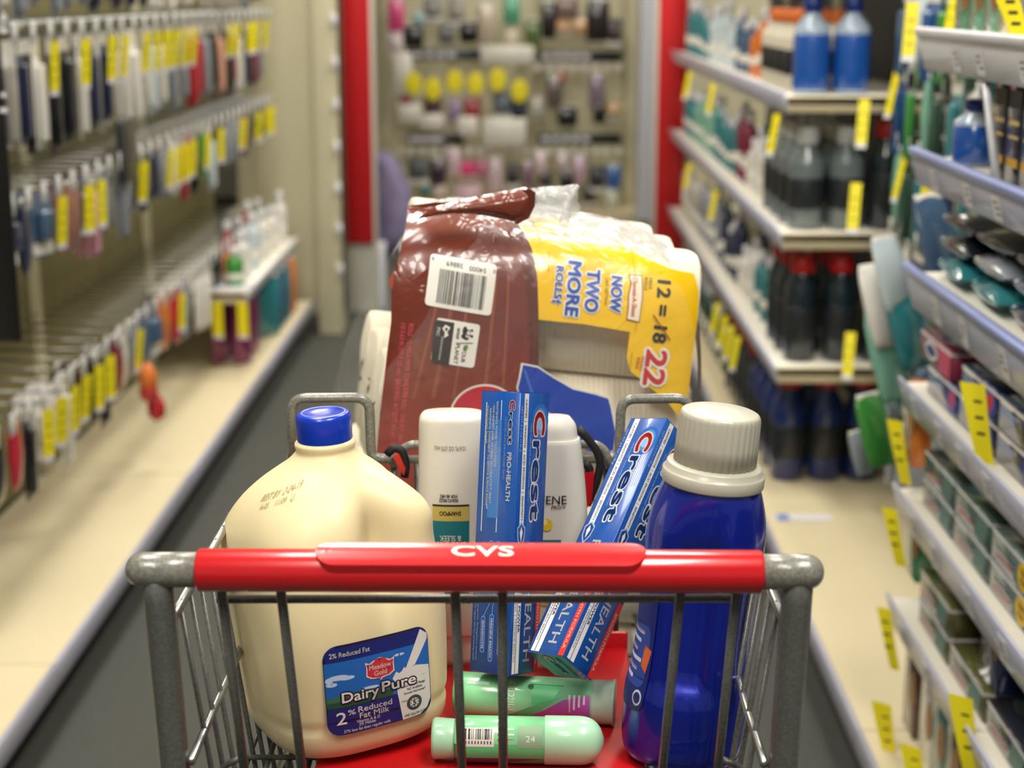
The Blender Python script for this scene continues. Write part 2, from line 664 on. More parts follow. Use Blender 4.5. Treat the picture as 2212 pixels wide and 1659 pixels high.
# seat: wire pan, back with two raised loops
PZ = .782
b = MB()
sl, sr = at(505, 1600, 1.2).x, at(1590, 1600, 1.2).x
for i in range(7):
    y = 1.145 + i * .055
    b.tube([L((sl, y, PZ - .008)), L((sr, y, PZ - .008))], .0024, 'wire_grey', 6)
for i in range(24):
    x = sl + (sr - sl) * i / 23
    b.tube([L((x, 1.14, PZ - .012)), L((x, 1.485, PZ - .012))], .0022, 'wire_grey', 6)
for px, s in ((497, 1), (1596, -1)):
    x = at(px, 1590, 1.2).x
    path = [(x + s * .02, 1.15, PZ + .045), (x, 1.15, PZ + .035), (x, 1.15, PZ + .005), (x + s * .03, 1.15, PZ - .004), (x + s * .12, 1.15, PZ - .004)]
    b.tube([L(p) for p in rounded(path, .012)], .0026, 'wire_grey', 8)
b.build('seat_wire_pan', cart)
BY = 1.50
b = MB()
def bk(px, py, dy=0):
    return W(px, py, BY + dy)
loopL = rounded([bk(632, 1010), bk(630, 860), bk(797, 859), bk(802, 988), bk(845, 992)], .014, 6)
b.tube(loopL, .0048, 'grey_paint', 12)
loopR = rounded([bk(1300, 992), bk(1337, 985), bk(1342, 862), bk(1490, 860), bk(1494, 1010)], .014, 6)
b.tube(loopR, .0048, 'grey_paint', 12)
arch = rounded([bk(845, 1005, -.006), bk(872, 968, -.006), bk(888, 960, -.006), bk(1290, 960, -.006), bk(1308, 975, -.006), bk(1318, 1010, -.006)], .01, 5)
b.tube(arch, .0042, 'grey_paint', 12)
b.tube([bk(620, 992), bk(1500, 992)], .0042, 'grey_paint', 12)
zt = at(1000, 992, BY).z
for px in (632, 800, 850, 900, 960, 1020, 1080, 1140, 1200, 1260, 1310, 1342, 1494):
    a = at(px, 992, BY)
    b.tube([L(a), L((a.x * .96, BY - .01, PZ - .01))], .003, 'wire_grey', 8)
for q in (.33, .66):
    z = zt * (1 - q) + PZ * q
    b.tube([L((at(632, 992, BY).x, BY - .005, z)), L((at(1494, 992, BY).x, BY - .005, z))], .003, 'wire_grey', 8)
b.build('seat_back', cart)
# red plastic seat flap
b = MB()
fx0, fx1 = at(662, 1640, 1.18).x, at(1405, 1640, 1.18).x
b.box(L(((fx0 + fx1) / 2, 1.315, PZ - .003)), (fx1 - fx0, .34, .006), 'red_flap', .0028)
for k in range(7):
    x = fx0 + (fx1 - fx0) * (k + .5) / 7
    b.box(L((x, 1.16, PZ + .0012)), (.004, .03, .0026), 'red_flap', .001)
b.box(L(((fx0 + fx1) / 2, 1.478, PZ + .006)), (fx1 - fx0, .006, .02), 'red_flap', .002)
P = Print()
for i, t in enumerate(('WARNING: ALWAYS BUCKLE UP CHILD IN CART SEAT', 'DO NOT LEAVE CHILD UNATTENDED  ·  DO NOT ALLOW CHILD TO STAND', 'ADVERTENCIA: SIEMPRE ABROCHE AL NIÑO')):
    P.text(t, 0, -.142 + i * .011, .0042, 'print_white', 1, bold=.01, w=.19)
ctr = at(820, 1612, 1.21)
P.emit(b, lambda x, y, l: L((ctr.x + x, 1.2 - y - .14, PZ + .0006)))
b.build('seat_flap', cart, label='red plastic seat flap with small white lines of print')
# seat belt: black webbing looped over the seat back
for pp in ([(836, 982), (850, 966), (868, 972), (878, 1000), (874, 1030)], [(1248, 925), (1268, 945), (1290, 975), (1298, 1000), (1290, 1040), (1268, 1090)], [(1262, 1000), (1275, 1012), (1270, 1040)]):
    b = MB()
    b.tube(rounded([bk(x, y, -.02) for x, y in pp], .012), .0040, 'black_strap', 10)
    b.build('seat_belt', cart, label='black webbing seat belt')
pa = [bk(x, y, -.024) for x, y in ((848, 985), (862, 980), (876, 1012), (872, 1028))]
pb = [bk(x, y, -.024) for x, y in ((1262, 1022), (1284, 1018), (1278, 1085), (1266, 1100))]
for q in (pa, pb):
    b = MB()
    b.add(q + [v + Vector((0, .004, 0)) for v in q], [(0, 1, 2, 3), (7, 6, 5, 4), (0, 4, 5, 1), (1, 5, 6, 2), (2, 6, 7, 3), (3, 7, 4, 0)], 'red_grip')
    b.build('belt_tag', cart, label='small red fabric tag')
# lower frame and casters
b = MB()
for x in (SXL + .03, SXR - .03):
    b.tube([L((x, 1.09, .17)), L((x, 2.0, .17))], .012, 'grey_post', 12)
    b.tube([L((x, 1.95, .17)), L((x + (.06 if x < -.03 else -.06), 1.97, .58))], .011, 'grey_post', 12)
b.tube([L((SXL + .03, 1.1, .17)), L((SXR - .03, 1.1, .17))], .012, 'grey_post', 12)
b.tube([L((SXL + .03, 1.98, .17)), L((SXR - .03, 1.98, .17))], .012, 'grey_post', 12)
b.build('base_frame', cart)
for x in (SXL + .03, SXR - .03):
    for y in (1.12, 1.95):
        b = MB()
        b.tube([L((x - .014, y, .062)), L((x + .014, y, .062))], .062, 'black_strap', 28)
        b.box(L((x, y, .14)), (.04, .05, .03), 'grey_post', .004)
        for s in (-.019, .019):
            b.box(L((x + s, y, .1)), (.004, .03, .09), 'grey_post')
        b.build('caster', cart)

# ------------------------------------------------------------------ milk jug (corner towards the handle, grip on the right)
jc = Vector((at(749, 1600, 1.30).x, 1.30, PZ + .002))
jug = empty('milk_jug', jc, (0, rad(-2.6), 0), label='cream plastic milk jug with blue screw cap at the left of the cart', category='milk jug')
JK = 1.085
prof = [(0, .045, 3), (.002, .056, 3), (.008, .065, 3.2), (.02, .0705, 3.3), (.05, .073, 3.3), (.09, .0745, 3.3), (.12, .0745, 3.3), (.145, .0740, 3.2), (.163, .0722, 3.0), (.178, .0695, 2.8), (.192, .0635, 2.6), (.204, .0540, 2.4), (.213, .0435, 2.2), (.2205, .0330, 2), (.227, .0262, 2), (.230, .0245, 2), (.233, .0252, 2), (.236, .0252, 2), (.238, .0225, 2)]
prof = [(z * JK if z < .222 else z - .222 + .222 * JK, s * (1 + .115 * max(0, min(1, (.215 - z) / .09))), n_) for z, s, n_ in prof]
HREF = 29 - 45
def jugfn(r, a, z):
    d = math.degrees(a) % 360
    if d > 180:
        d -= 360
    z = z / JK
    d = (math.degrees(a) - HREF + 180) % 360 - 180
    env = math.exp(-((z - .165) / .035) ** 2)
    low = math.exp(-((z - .12) / .05) ** 2)
    for s in (-33, 33):
        r *= 1 - (.30 * env + .09 * low) * math.exp(-((d - s) / 13) ** 2)
    r *= 1 + .16 * math.exp(-((z - .19) / .022) ** 2) * math.exp(-(d / 15) ** 2)
    r *= 1 + .13 * math.exp(-((z - .158) / .045) ** 2) * math.exp(-((abs(d) - 172) / 38) ** 2)
    # shallow round panel on the front left face, crease line above the foot
    g = math.exp(-((d + 135) / 22) ** 2)
    r *= 1 - .035 * g * math.exp(-((z - .10) / .035) ** 2)
    r *= 1 - .02 * math.exp(-((d + 45) / 26) ** 2) * math.exp(-((z - .135) / .012) ** 2)
    r *= 1 - .02 * math.exp(-((z - .033) / .004) ** 2) * (1 - g * .4)
    return r
def interp(prof, sub=3):
    out = []
    for i in range(len(prof) - 1):
        p0, p1, p2, p3 = prof[max(0, i - 1)], prof[i], prof[i + 1], prof[min(len(prof) - 1, i + 2)]
        for q in range(sub):
            t = q / sub
            out.append(tuple(p1[k] + (p2[k] - p1[k]) * t for k in range(len(p1))) if sub < 2 else tuple(.5 * (2 * p1[k] + (p2[k] - p0[k]) * t + (2 * p0[k] - 5 * p1[k] + 4 * p2[k] - p3[k]) * t * t + (3 * p1[k] - p0[k] - 3 * p2[k] + p3[k]) * t ** 3) for k in range(len(p1))))
    out.append(prof[-1])
    return out
def resample(pr, st):
    out = [pr[0]]
    for q in pr[1:]:
        p0 = out[-1]
        n_ = max(1, int((q[0] - p0[0]) / st))
        for k in range(1, n_ + 1):
            out.append(tuple(a + (c - a) * k / n_ for a, c in zip(p0, q)))
    return out
JROT = rad(29)
b = MB()
b.loft([ring((0, 0), s, s, z, n, 120, JROT, jugfn) for z, s, n in resample(interp(prof), .003)], 'jug')
jb = b.build('jug_body', jug)
b = MB()
CR = .0228
cap = [(CR - .001, .2285), (CR, .2295), (CR, .236), (CR - .0006, .2365), (CR - .0003, .237), (CR, .2385), (CR, .257), (CR - .0008, .2598), (CR - .003, .2612), (.0165, .2615), (.0155, .2607), (.004, .2605)]
b.lathe([(r_, z + .222 * (JK - 1)) for r_, z in cap], 'cap_blue', n=96, ribs=1, amp=.00018)
b.build('screw_cap', jug, label='blue ribbed screw cap')
# label on the front-right face; s = across, t = height
ln = Vector((math.cos(JROT - rad(90)), math.sin(JROT - rad(90)), 0))
lx = Vector((math.cos(JROT), math.sin(JROT), 0))
def on_jug(u, z, lift):
    s = .0831 if z > .05 else .0831 - (.05 - z) * .05
    dep = (1 - min(.98, abs(u / s)) ** 3.3) ** (1 / 3.3) * s
    p = lx * u + ln * (dep + lift)
    p.z = z
    return p
P = Print()     # label artwork in units of mm: 0..100 wide, 0..86 high
Wd, Ht = 100, 88
P.rrect(50, 44, Wd, Ht, 14, '#', 0)
P.items.clear()
navy, sky = hexmat('#15246e'), hexmat('#1b63b4')
P.rrect(50, 44, 100, 88, 13, navy, 0, k=8)
P.rect(.6, 16, 99.4, 60, sky, 1)
P.rect(.6, 60, 62, 63, hexmat('#2e5a3a'), 2)
P.rect(.6, 52, 62, 61, hexmat('#274b3c'), 2)
P.poly([(.6, 50), (30, 47), (62, 50), (62, 53), (.6, 55)], hexmat('#3a6a50'), 3)
P.rect(14, 51, 20, 57, hexmat('#5d3b35'), 4)
P.poly([(18, 49), (32, 49), (35, 53), (21, 53)], hexmat('#b9b3ab'), 4)
P.rect(21, 53, 34, 57, hexmat('#6a4a44'), 4)
for cx, cy, rx, ry in ((4, 33, 6, 3), (12, 31, 9, 2.6), (20, 32.5, 7, 2), (6, 37, 5, 2), (40, 47, 9, 1.6), (70, 22, 5, 1.3)):
    P.disc(cx, cy, rx if cx > 6 else min(rx, cx - .7), ry, hexmat('#b7cfe6'), 2)
# glass of milk and pouring stream
milk = hexmat('#dcdad2')
P.poly([(92, 3), (99, 9), (99, 14), (84, 37), (77, 41), (75, 38)], milk, 3)
P.disc(83, 43, 16, 6, milk, 3)
P.poly([(66, 44), (99.2, 44), (99.2, 74), (95, 82), (88, 87), (70, 87.6), (66, 60)], milk, 3)
P.poly([(62, 44), (66, 38), (70, 41), (74, 35), (78, 40), (84, 36), (99, 40), (99, 48), (66, 50)], milk, 3)
P.text('2% Reduced Fat', 24, 9, 4.6, 'print_white', 5, w=37, bold=.01)
# brand shield
P.poly([(37, 22), (41, 24), (46, 21), (51, 19.6), (56, 21), (61, 24), (65, 22), (64, 27), (64.5, 36), (60, 39), (53, 40), (51, 42), (49, 40), (42, 39), (37.5, 36), (38, 27)], hexmat('#f2c9c4'), 5)
P.poly([(38, 24), (42, 25), (46, 22.4), (51, 21), (56, 22.4), (60, 25), (64, 24), (63, 28), (63.3, 35), (59, 38), (52, 38.8), (51, 40.4), (50, 38.8), (43, 38), (38.6, 35), (39, 28)], hexmat('#c4303a'), 6)
P.text('Meadow', 51, 28, 4.6, 'print_white', 7, w=21, bold=.02)
P.text('Gold', 51, 34.4, 4.6, 'print_white', 7, w=12, bold=.02)
P.text('Dairy', 31, 51, 9.5, 'print_white', 8, w=34, bold=.02, outline=(hexmat('#101a3c'), .13))
P.text('Pure', 68, 49, 9.5, 'print_white', 8, w=33, bold=.02, outline=(hexmat('#101a3c'), .13))
P.rect(.6, 61, 66, 74, navy, 4)
P.rect(13, 73.5, 66, 87.3, navy, 4)
P.text('2', 12.5, 71, 12, 'print_white', 5, w=9, bold=.01)
P.text('%', 22, 66.5, 5, 'print_white', 5, w=7, bold=.01)
P.text('Reduced', 44, 65.5, 5.4, 'print_white', 5, w=32, bold=.015)
P.text('Fat Milk', 43, 72, 5.4, 'print_white', 5, w=28, bold=.015)
P.text('Vitamin A & D', 37, 77.2, 2.8, milk, 5, w=22)
P.text('2% Milkfat', 36, 80.4, 2.8, milk, 5, w=16)
P.text('37% less fat than regular milk', 36, 84.6, 2.8, milk, 5, w=44)
dk = hexmat('#3c3f46')
for i, t in enumerate(('Our Farmers Pledge', 'NO Artificial', 'Growth Hormones*')):
    P.text(t, 83, 54.5 + i * 3.6, 2.3, dk, 5, w=22 - (i == 1) * 7, bold=.015)
P.disc(82, 73, 7.6, 7.6, dk, 5)
P.disc(82, 73, 4.6, 4.6, milk, 6)
P.text('5', 82, 73, 5, dk, 7, bold=.05)
for k in range(8):
    a = k * math.pi / 4
    P.disc(82 + 3.6 * math.cos(a), 73 + 3.6 * math.sin(a), .7, .7, dk, 7, 8)
P.text('Tested', 72, 69, 1.8, dk, 5, w=6)
P.text('ONE GALLON (3.78L)', 83, 84.2, 2.5, dk, 5, w=23, bold=.01)
b = MB()
LU0, LU1, LZ0, LZ1 = -.047, .046, .109, .031
P.emit(b, lambda x, y, l: on_jug(LU0 + (LU1 - LU0) * x / 100, LZ0 + (LZ1 - LZ0) * y / 88, .0012 + l * .00009), 3.5)
b.build('label', jug, label='dark blue printed label with white lettering')
# date stamp on the shoulder
P = Print()
sk = hexmat('#9c8f6c')
P.text('BEST BY  2-04-19', 0, 0, 4.2, sk, 0, w=42)
P.text('16-05     11109   LJ', 1, 6, 3.4, sk, 0, w=34)
b = MB()
c0 = at(632, 1058, 1.22)
FINE = resample(interp(prof), .003)
def stamp(x, y, l):
    # shoulder surface: shoot from the axis outwards at a fixed height
    ang = rad(-128) + x * .0155
    z = .2245 + x * .00034 - y * .0012
    k = 0
    for i in range(len(FINE) - 1):
        if FINE[i][0] <= z <= FINE[i + 1][0]:
            t = (z - FINE[i][0]) / (FINE[i + 1][0] - FINE[i][0] + 1e-9)
            s = FINE[i][1] * (1 - t) + FINE[i + 1][1] * t
            n_ = FINE[i][2] * (1 - t) + FINE[i + 1][2] * t
            q = ang - JROT
            k = jugfn((abs(math.cos(q) / s) ** n_ + abs(math.sin(q) / s) ** n_) ** (-1 / n_), ang, z) + .0006
            break
    return Vector((k * math.cos(ang), k * math.sin(ang), z + .0004))
P.emit(b, stamp, 2)
b.build('date_stamp', jug, label='faint grey printed date')

# ------------------------------------------------------------------ laundry bottle
dcn = Vector((at(1468, 1600, 1.25).x, 1.25, PZ))
det = empty('laundry_bottle', dcn, (0, 0, 0), label='large dark blue plastic bottle with ribbed cream cap at the right of the cart', category='bottle')
tipx = at(1541, 960, 1.26).x - dcn.x
LEAN = math.atan2(tipx, .25)
det.rotation_euler = (0, LEAN, 0)
dprof = [(0, .040, .032, 2.6), (.003, .0465, .037, 2.6), (.012, .0500, .040, 2.5), (.035, .0510, .041, 2.4), (.052, .0505, .040, 2.4), (.066, .0480, .037, 2.4), (.09, .0462, .0355, 2.4), (.12, .0462, .0355, 2.4), (.145, .0472, .037, 2.3), (.165, .0482, .040, 2.2), (.18, .0478, .0415, 2.1), (.193, .0455, .041, 2), (.203, .0425, .0400, 2), (.210, .0398, .0390, 2), (.213, .0385, .0382, 2), (.222, .0385, .0385, 2)]
def detfn(r, a, z):
    d = (math.degrees(a) + 90 + 180) % 360 - 180       # 0 = towards the handle
    sm = 1 / (1 + math.exp(-(z - .064) / .0028)) * 1 / (1 + math.exp((z - .168) / .008))
    grip = math.exp(-(((d + 12) / 25) ** 8))
    r *= 1 - .24 * grip * sm
    rib = math.exp(-((d - 22) / 7) ** 2)
    r *= 1 + .07 * rib * math.exp(-((z - .11) / .08) ** 4)
    r *= 1 - .012 * math.exp(-((d - 12) / 3) ** 2) * (z < .2)
    r *= 1 - .06 * math.exp(-((d - 62) / 12) ** 2) * math.exp(-((z - .11) / .05) ** 4)
    return r
DK = 1.117
b = MB()
rings = []
for z, rx, ry, n_ in resample(interp(dprof), .0025):
    rings.append([Vector((v.x, v.y, v.z * DK)) for v in ring((0, 0), rx, ry, z, n_, 120, 0, detfn)])
b.loft(rings, 'detergent_blue')
b.build('bottle_body', det)
b = MB()
b.lathe([(r_, .213 * DK + (z_ - .213) * .92) for r_, z_ in [(.0375, .213), (.0408, .2135), (.0412, .2145), (.0412, .2235), (.0405, .2245), (.0385, .2255), (.0385, .2295), (.0375, .2305), (.0345, .2315)]], 'cap_cream', n=72)
b.build('cap_collar', det, label='off-white stepped collar')
b = MB()
rg = []
N = 144
for rr, z, am in ((.0330, .2305, 1), (.0326, .250, 1), (.0322, .272, 1), (.0318, .2745, .6), (.0308, .2765, 0), (.0290, .2775, 0), (.012, .2778, 0)):
    rg.append([Vector(((rr + am * .00045 * math.cos(36 * 2 * math.pi * j / N)) * math.cos(2 * math.pi * j / N), (rr + am * .00045 * math.cos(36 * 2 * math.pi * j / N)) * math.sin(2 * math.pi * j / N), .213 * DK + (z - .213) * .92)) for j in range(N)])
b.loft(rg, 'cap_cream')
b.build('cap', det, label='off-white measuring cap with fine ribs')
b = MB()
P = Print()
lb = hexmat('#27459c')
P.rrect(0, 50, 42, 90, 8, hexmat('#10246e'), 0)
P.rrect(0, 60, 34, 40, 6, lb, 1)
for i in range(6):
    P.rect(-14, 44 + i * 6, 10 - (i % 3) * 4, 46.5 + i * 6, hexmat('#c9cfe6'), 2)
P.disc(14, 86, 5, 5, hexmat('#c9cfe6'), 2)
P.disc(14, 86, 3.6, 3.6, hexmat('#10246e'), 3)
P.poly([(12, 52), (20, 55), (17, 70), (11, 66)], hexmat('#d0633a'), 2)
def on_det(x, y, l):
    z = .155 - y * .0012
    a = rad(180 + 14) + x * .02
    for i in range(len(dprof) - 1):
        if dprof[i][0] <= z <= dprof[i + 1][0]:
            t = (z - dprof[i][0]) / (dprof[i + 1][0] - dprof[i][0])
            rx, ry, n_ = [dprof[i][k] * (1 - t) + dprof[i + 1][k] * t for k in (1, 2, 3)]
            r_ = (abs(math.cos(a) / rx) ** n_ + abs(math.sin(a) / ry) ** n_) ** (-1 / n_)
            r_ = detfn(r_, a, z) + .0011 + l * .0001
            return Vector((r_ * math.cos(a), r_ * math.sin(a), z * DK))
    return Vector((0, 0, z))
P.emit(b, on_det, 4)
b.build('label', det, label='dark label wrapped round the left side')

# ------------------------------------------------------------------ shampoo and conditioner
def shampoo(pxc, pytop, rx, name, label, cat, flip, artwork, Y=1.445, lean=0):
    top = at(pxc, pytop, Y)
    base = at(pxc, 1400, Y)
    h = top.z - PZ
    o = empty(name, (top.x - lean * h, Y, PZ), (0, lean, 0), label=label, category=cat)
    b = MB()
    pr = [(0, .75, .7, 2.4), (.004, .82, .8, 2.4), (.02, .9, .9, 2.4)]
    if flip:       # standing on its lid: wide flat foot of the bottle is on top
        pr = [(0, .72, .7, 2.2), (.03 / h, .76, .72, 2.2), (.032 / h, .9, .9, 2.3), (.3, 1.05, 1, 2.4), (.6, 1.04, 1, 2.5), (.85, 1.0, .97, 2.6), (1 - .012 / h, .985, .96, 2.7), (1 - .004 / h, .96, .93, 2.6), (1, .86, .78, 2.5)]
    else:
        pr = [(0, .95, .85, 2.4), (.01, 1.02, .95, 2.4), (.2, 1.12, 1, 2.4), (.5, 1.1, 1, 2.3), (.72, 1.0, .93, 2.3), (.9, .84, .8, 2.3), (1 - .02 / h, .76, .72, 2.3), (1 - .008 / h, .7, .66, 2.3), (1, .52, .48, 2.2)]
    ryy = .021
    b.loft([ring((0, 0), rx * a, ryy * c, t * h, n_, 72) for t, a, c, n_ in interp(pr, 4)], 'shampoo_white')
    b.build('bottle_body', o)
    P = Print()
    artwork(P)
    def wrap(px, py, l):
        q = at(px, py, Y)
        u = (q.x - top.x) / (rx * 1.0)
        u = max(-.97, min(.97, u))
        z = q.z - PZ
        # local width and depth at this height
        t = z / h
        a = c = 1
        for i in range(len(pr) - 1):
            if pr[i][0] <= t <= pr[i + 1][0]:
                k = (t - pr[i][0]) / (pr[i + 1][0] - pr[i][0])
                a, c = pr[i][1] * (1 - k) + pr[i + 1][1] * k, pr[i][2] * (1 - k) + pr[i + 1][2] * k
        y = -ryy * c * (1 - abs(u / a) ** 2.3) ** (1 / 2.3) if abs(u / a) < 1 else 0
        return Vector((u * rx, y - .0011 - l * .0002, z))
    y0_, y1_ = (1075, 1266) if flip else (1150, 1291)
    for nm, keep in (('label', True), ('lettering', False)):
        Q = Print()
        Q.items = [it for it in P.items if (y0_ <= sum(v[1] for v in it[0]) / len(it[0]) <= y1_) == keep]
        b = MB()
        Q.emit(b, wrap, 9)
        b.build(nm, o, label='teal and gold printed label' if keep else 'dark printed lettering')
    return o
teal, gold, ink = hexmat('#14747f'), hexmat('#c9b45c'), hexmat('#2a261e')
def art1(P):
    P.text('12.6 FL OZ (375 mL)', 974, 956, 9, hexmat('#6a5f48'), 0, rot=180, w=66)
    P.text('FIGHTS FRIZZ', 971, 1066, 7, ink, 0, rot=180, w=40, bold=.02)
    P.text('FOR 48 HRS', 971, 1057, 7, ink, 0, rot=180, w=36, bold=.02)
    P.rect(937, 1075, 1015, 1079, ink, 1)
    P.rect(937, 1079, 1015, 1110, gold, 0)
    P.rect(937, 1110, 1015, 1265, teal, 0)
    P.text('SHAMPOO', 975, 1094, 9, ink, 1, rot=180, w=46, bold=.03)
    P.text('& SLEEK', 975, 1147, 12, 'print_white', 1, rot=180, w=46)
    P.text('SMOOTH', 974, 1165, 19, 'print_white', 1, rot=180, w=68, bold=.02)
    P.text('PANTENE', 978, 1280, 12, ink, 0, rot=180, w=80, bold=.01)
def art2(P):
    P.text('PANTENE', 1168, 1066, 18, ink, 0, w=110)
    P.text('PRO·V', 1206, 1081, 7, ink, 0, w=30, bold=.02)
    P.disc(1181, 1118, 12, 13, hexmat('#e8c531'), 0)
    P.disc(1177, 1113, 5, 6, hexmat('#f6e98a'), 1)
    P.rect(1140, 1150, 1211, 1260, teal, 0)
    P.text('SMOOTH', 1175, 1167, 18, 'print_white', 1, w=66, bold=.01)
    P.rect(1140, 1260, 1211, 1290, gold, 0)
sh = shampoo(978, 890, .0318, 'shampoo_bottle', 'white shampoo bottle upside down with teal and gold label, behind the milk jug', 'bottle', True, art1)
cn = shampoo(1192, 899, .0318, 'conditioner_bottle', 'white bottle with upright black lettering, mostly behind the upright toothpaste carton', 'bottle', False, art2)

# ------------------------------------------------------------------ deodorant sticks lying on the flap
def stick(name, label, p0, p1, rx, rz, art, domed, roll=0):
    p0, p1 = Vector(p0), Vector(p1)
    d = (p1 - p0)
    Ln = d.length
    ang = math.atan2(d.y, d.x)
    o = empty(name, p0, (0, -math.asin(d.z / Ln), ang), label=label, category='deodorant')
    def rr(x, s):      # ring in the local yz plane
        return [Vector((x, math.cos(2 * math.pi * j / 48) * rx * s, math.sin(2 * math.pi * j / 48) * rz * s)) for j in range(48)]
    b = MB()
    a0, a1 = (.135, .66) if domed else (.0, .86)
    b.loft([rr(Ln * a0, .97), rr(Ln * a0 + .001, 1), rr(Ln * a1, 1)], 'mint')
    b.build('stick_body', o)
    b = MB()
    if domed:
        b.loft([rr(0, .78), rr(.0012, .86), rr(.003, .9), rr(Ln * .11, .86), rr(Ln * .13, .84), rr(Ln * .14, .8)], 'mint_pale')
        b.build('turning_base', o, label='pale green turning base')
        b = MB()
        cp = [rr(Ln * .655, 1.02), rr(Ln * .66, 1.05), rr(Ln * .84, 1.05)]
        for q in range(1, 9):
            t = q / 8
            cp.append(rr(Ln * (.84 + .16 * t), 1.05 * math.sqrt(max(.02, 1 - t ** 2.6))))
        b.loft(cp, 'mint_pale')
        b.build('cap', o, label='domed pale green cap')
    else:
        b.loft([rr(Ln * .86, .97), rr(Ln * .87, 1.0), rr(Ln * .985, 1.02), rr(Ln * .99, 1.08), rr(Ln, 1.08)], 'pale_clear')
        b.build('turning_base', o, label='pale translucent base')
    P = Print()
    art(P)
    b = MB()
    def wrap(x, y, l):        # x 0..1 along, y 0..1 from the top of the visible side round to the bottom
        a = rad(112 + 155 * y) + roll
        k = 1.004 + l * .006
        return Vector((Ln * (a0 + (a1 - a0) * x), math.cos(a) * rx * k, math.sin(a) * rz * k))
    P.emit(b, wrap, .04)
    b.build('label', o, label='printed wrap label')
    return o
def art_front(P):
    P.rect(.0, .62, .99, .98, hexmat('#5a3050'), 0)
    P.poly([(.5, .98), (.62, .72), (.99, .62), (.99, .98)], hexmat('#5f9c68'), 1)
    P.rect(.0, .36, .99, .62, hexmat('#62cc82'), 0)
    P.rect(.04, .10, .44, .40, 'print_white', 1)
    P.bars(.07, .12, .42, .29, 16, hexmat('#1b1b1b'), 2, 5)
    for k in range(10):
        P.rect(.09 + k * .034, .31, .105 + k * .034, .36, hexmat('#555555'), 2)
    P.rect(.70, .06, .97, .42, hexmat('#8fae8a'), 1)
    P.text('24', .84, .27, .09, hexmat('#dfeadd'), 2, w=.1)
    for k in range(3):
        P.rect(.48, .1 + k * .09, .66, .13 + k * .09, hexmat('#c9ecd0'), 1)
def art_back(P):
    P.poly([(.40, .86), (.52, .70), (.80, .30), (.995, .18), (.995, .86)], hexmat('#a8489a'), 0)
    P.poly([(.30, .86), (.42, .86), (.54, .68), (.80, .22), (.60, .40), (.42, .62)], hexmat('#57b077'), 1)
    P.poly([(.56, .04), (.80, .04), (.73, .3), (.58, .4)], hexmat('#58c27c'), 1)
    P.text('Mitchum', .415, .22, .075, 'print_white', 2, rot=-90, w=.62)
    P.disc(.565, .10, .022, .05, hexmat('#1d5a3c'), 2)
    P.rect(.10, .06, .26, .12, hexmat('#c4ecd0'), 1)
    for k in range(4):
        P.rect(.84 + k * .035, .20, .855 + k * .035, .5 - k * .05, hexmat('#e2c2dc'), 2)
DY0, DY1 = 1.235, 1.325
A = at(934, 1592, DY0)
B = at(1304, 1597, DY0)
stick('deodorant_stick', 'pale green deodorant stick with domed cap and barcode lying in front of the other one', (A.x, DY0, PZ + .020), (B.x, DY0 - .004, PZ + .020), .0185, .0192, art_front, True)
A = at(985, 1505, DY1)
B = at(1326, 1505, DY1)
stick('deodorant_stick', 'green and magenta deodorant stick with greyish base lying behind under the toothpaste cartons', (A.x, DY1, PZ + .020), (B.x, DY1 - .02, PZ + .020), .0185, .019, art_back, False)
# ------------------------------------------------------------------ toothpaste cartons
CS = .0425
cb, cdk, cwh, cred, csil = 'carton_blue', hexmat('#0d3f86', .3, 1), hexmat('#e9e7e2', .35), hexmat('#cf2f22', .35), hexmat('#9fb6d6', .3)
def crest(P, x, y, h, lng, layer=4):
    """brand word reading down the carton; first letter red"""
    c = lng / 5.0
    P.text('C', x, y + c * .55, h * 1.05, cred, layer, rot=90, bold=.05, w=c * 1.0, outline=(cwh, .085))
    P.text('rest', x - h * .12, y + c * 3.1, h * .92, cb, layer, rot=90, bold=.04, w=lng * .70, outline=(cwh, .115))
def halo(P, x, y, r):
    for k, c in enumerate(('#2a68b4', '#4b86c8', '#86b2e0')):
        P.disc(x, y, r * (1 - .25 * k), r * (1.25 - .3 * k), hexmat(c, .3, 1), k)
def dots(P, x0, y0, x1, y1, seed):
    m = hexmat('#1f63b2', .3, 1)
    y = y0
    while y < y1:
        x = x0 + (1.2 if int(y / 1.2) % 2 else 0)
        while x < x1:
            P.disc(x, y, .42, .42, m, 0, 4)
            x += 2.4
        y += 1.2
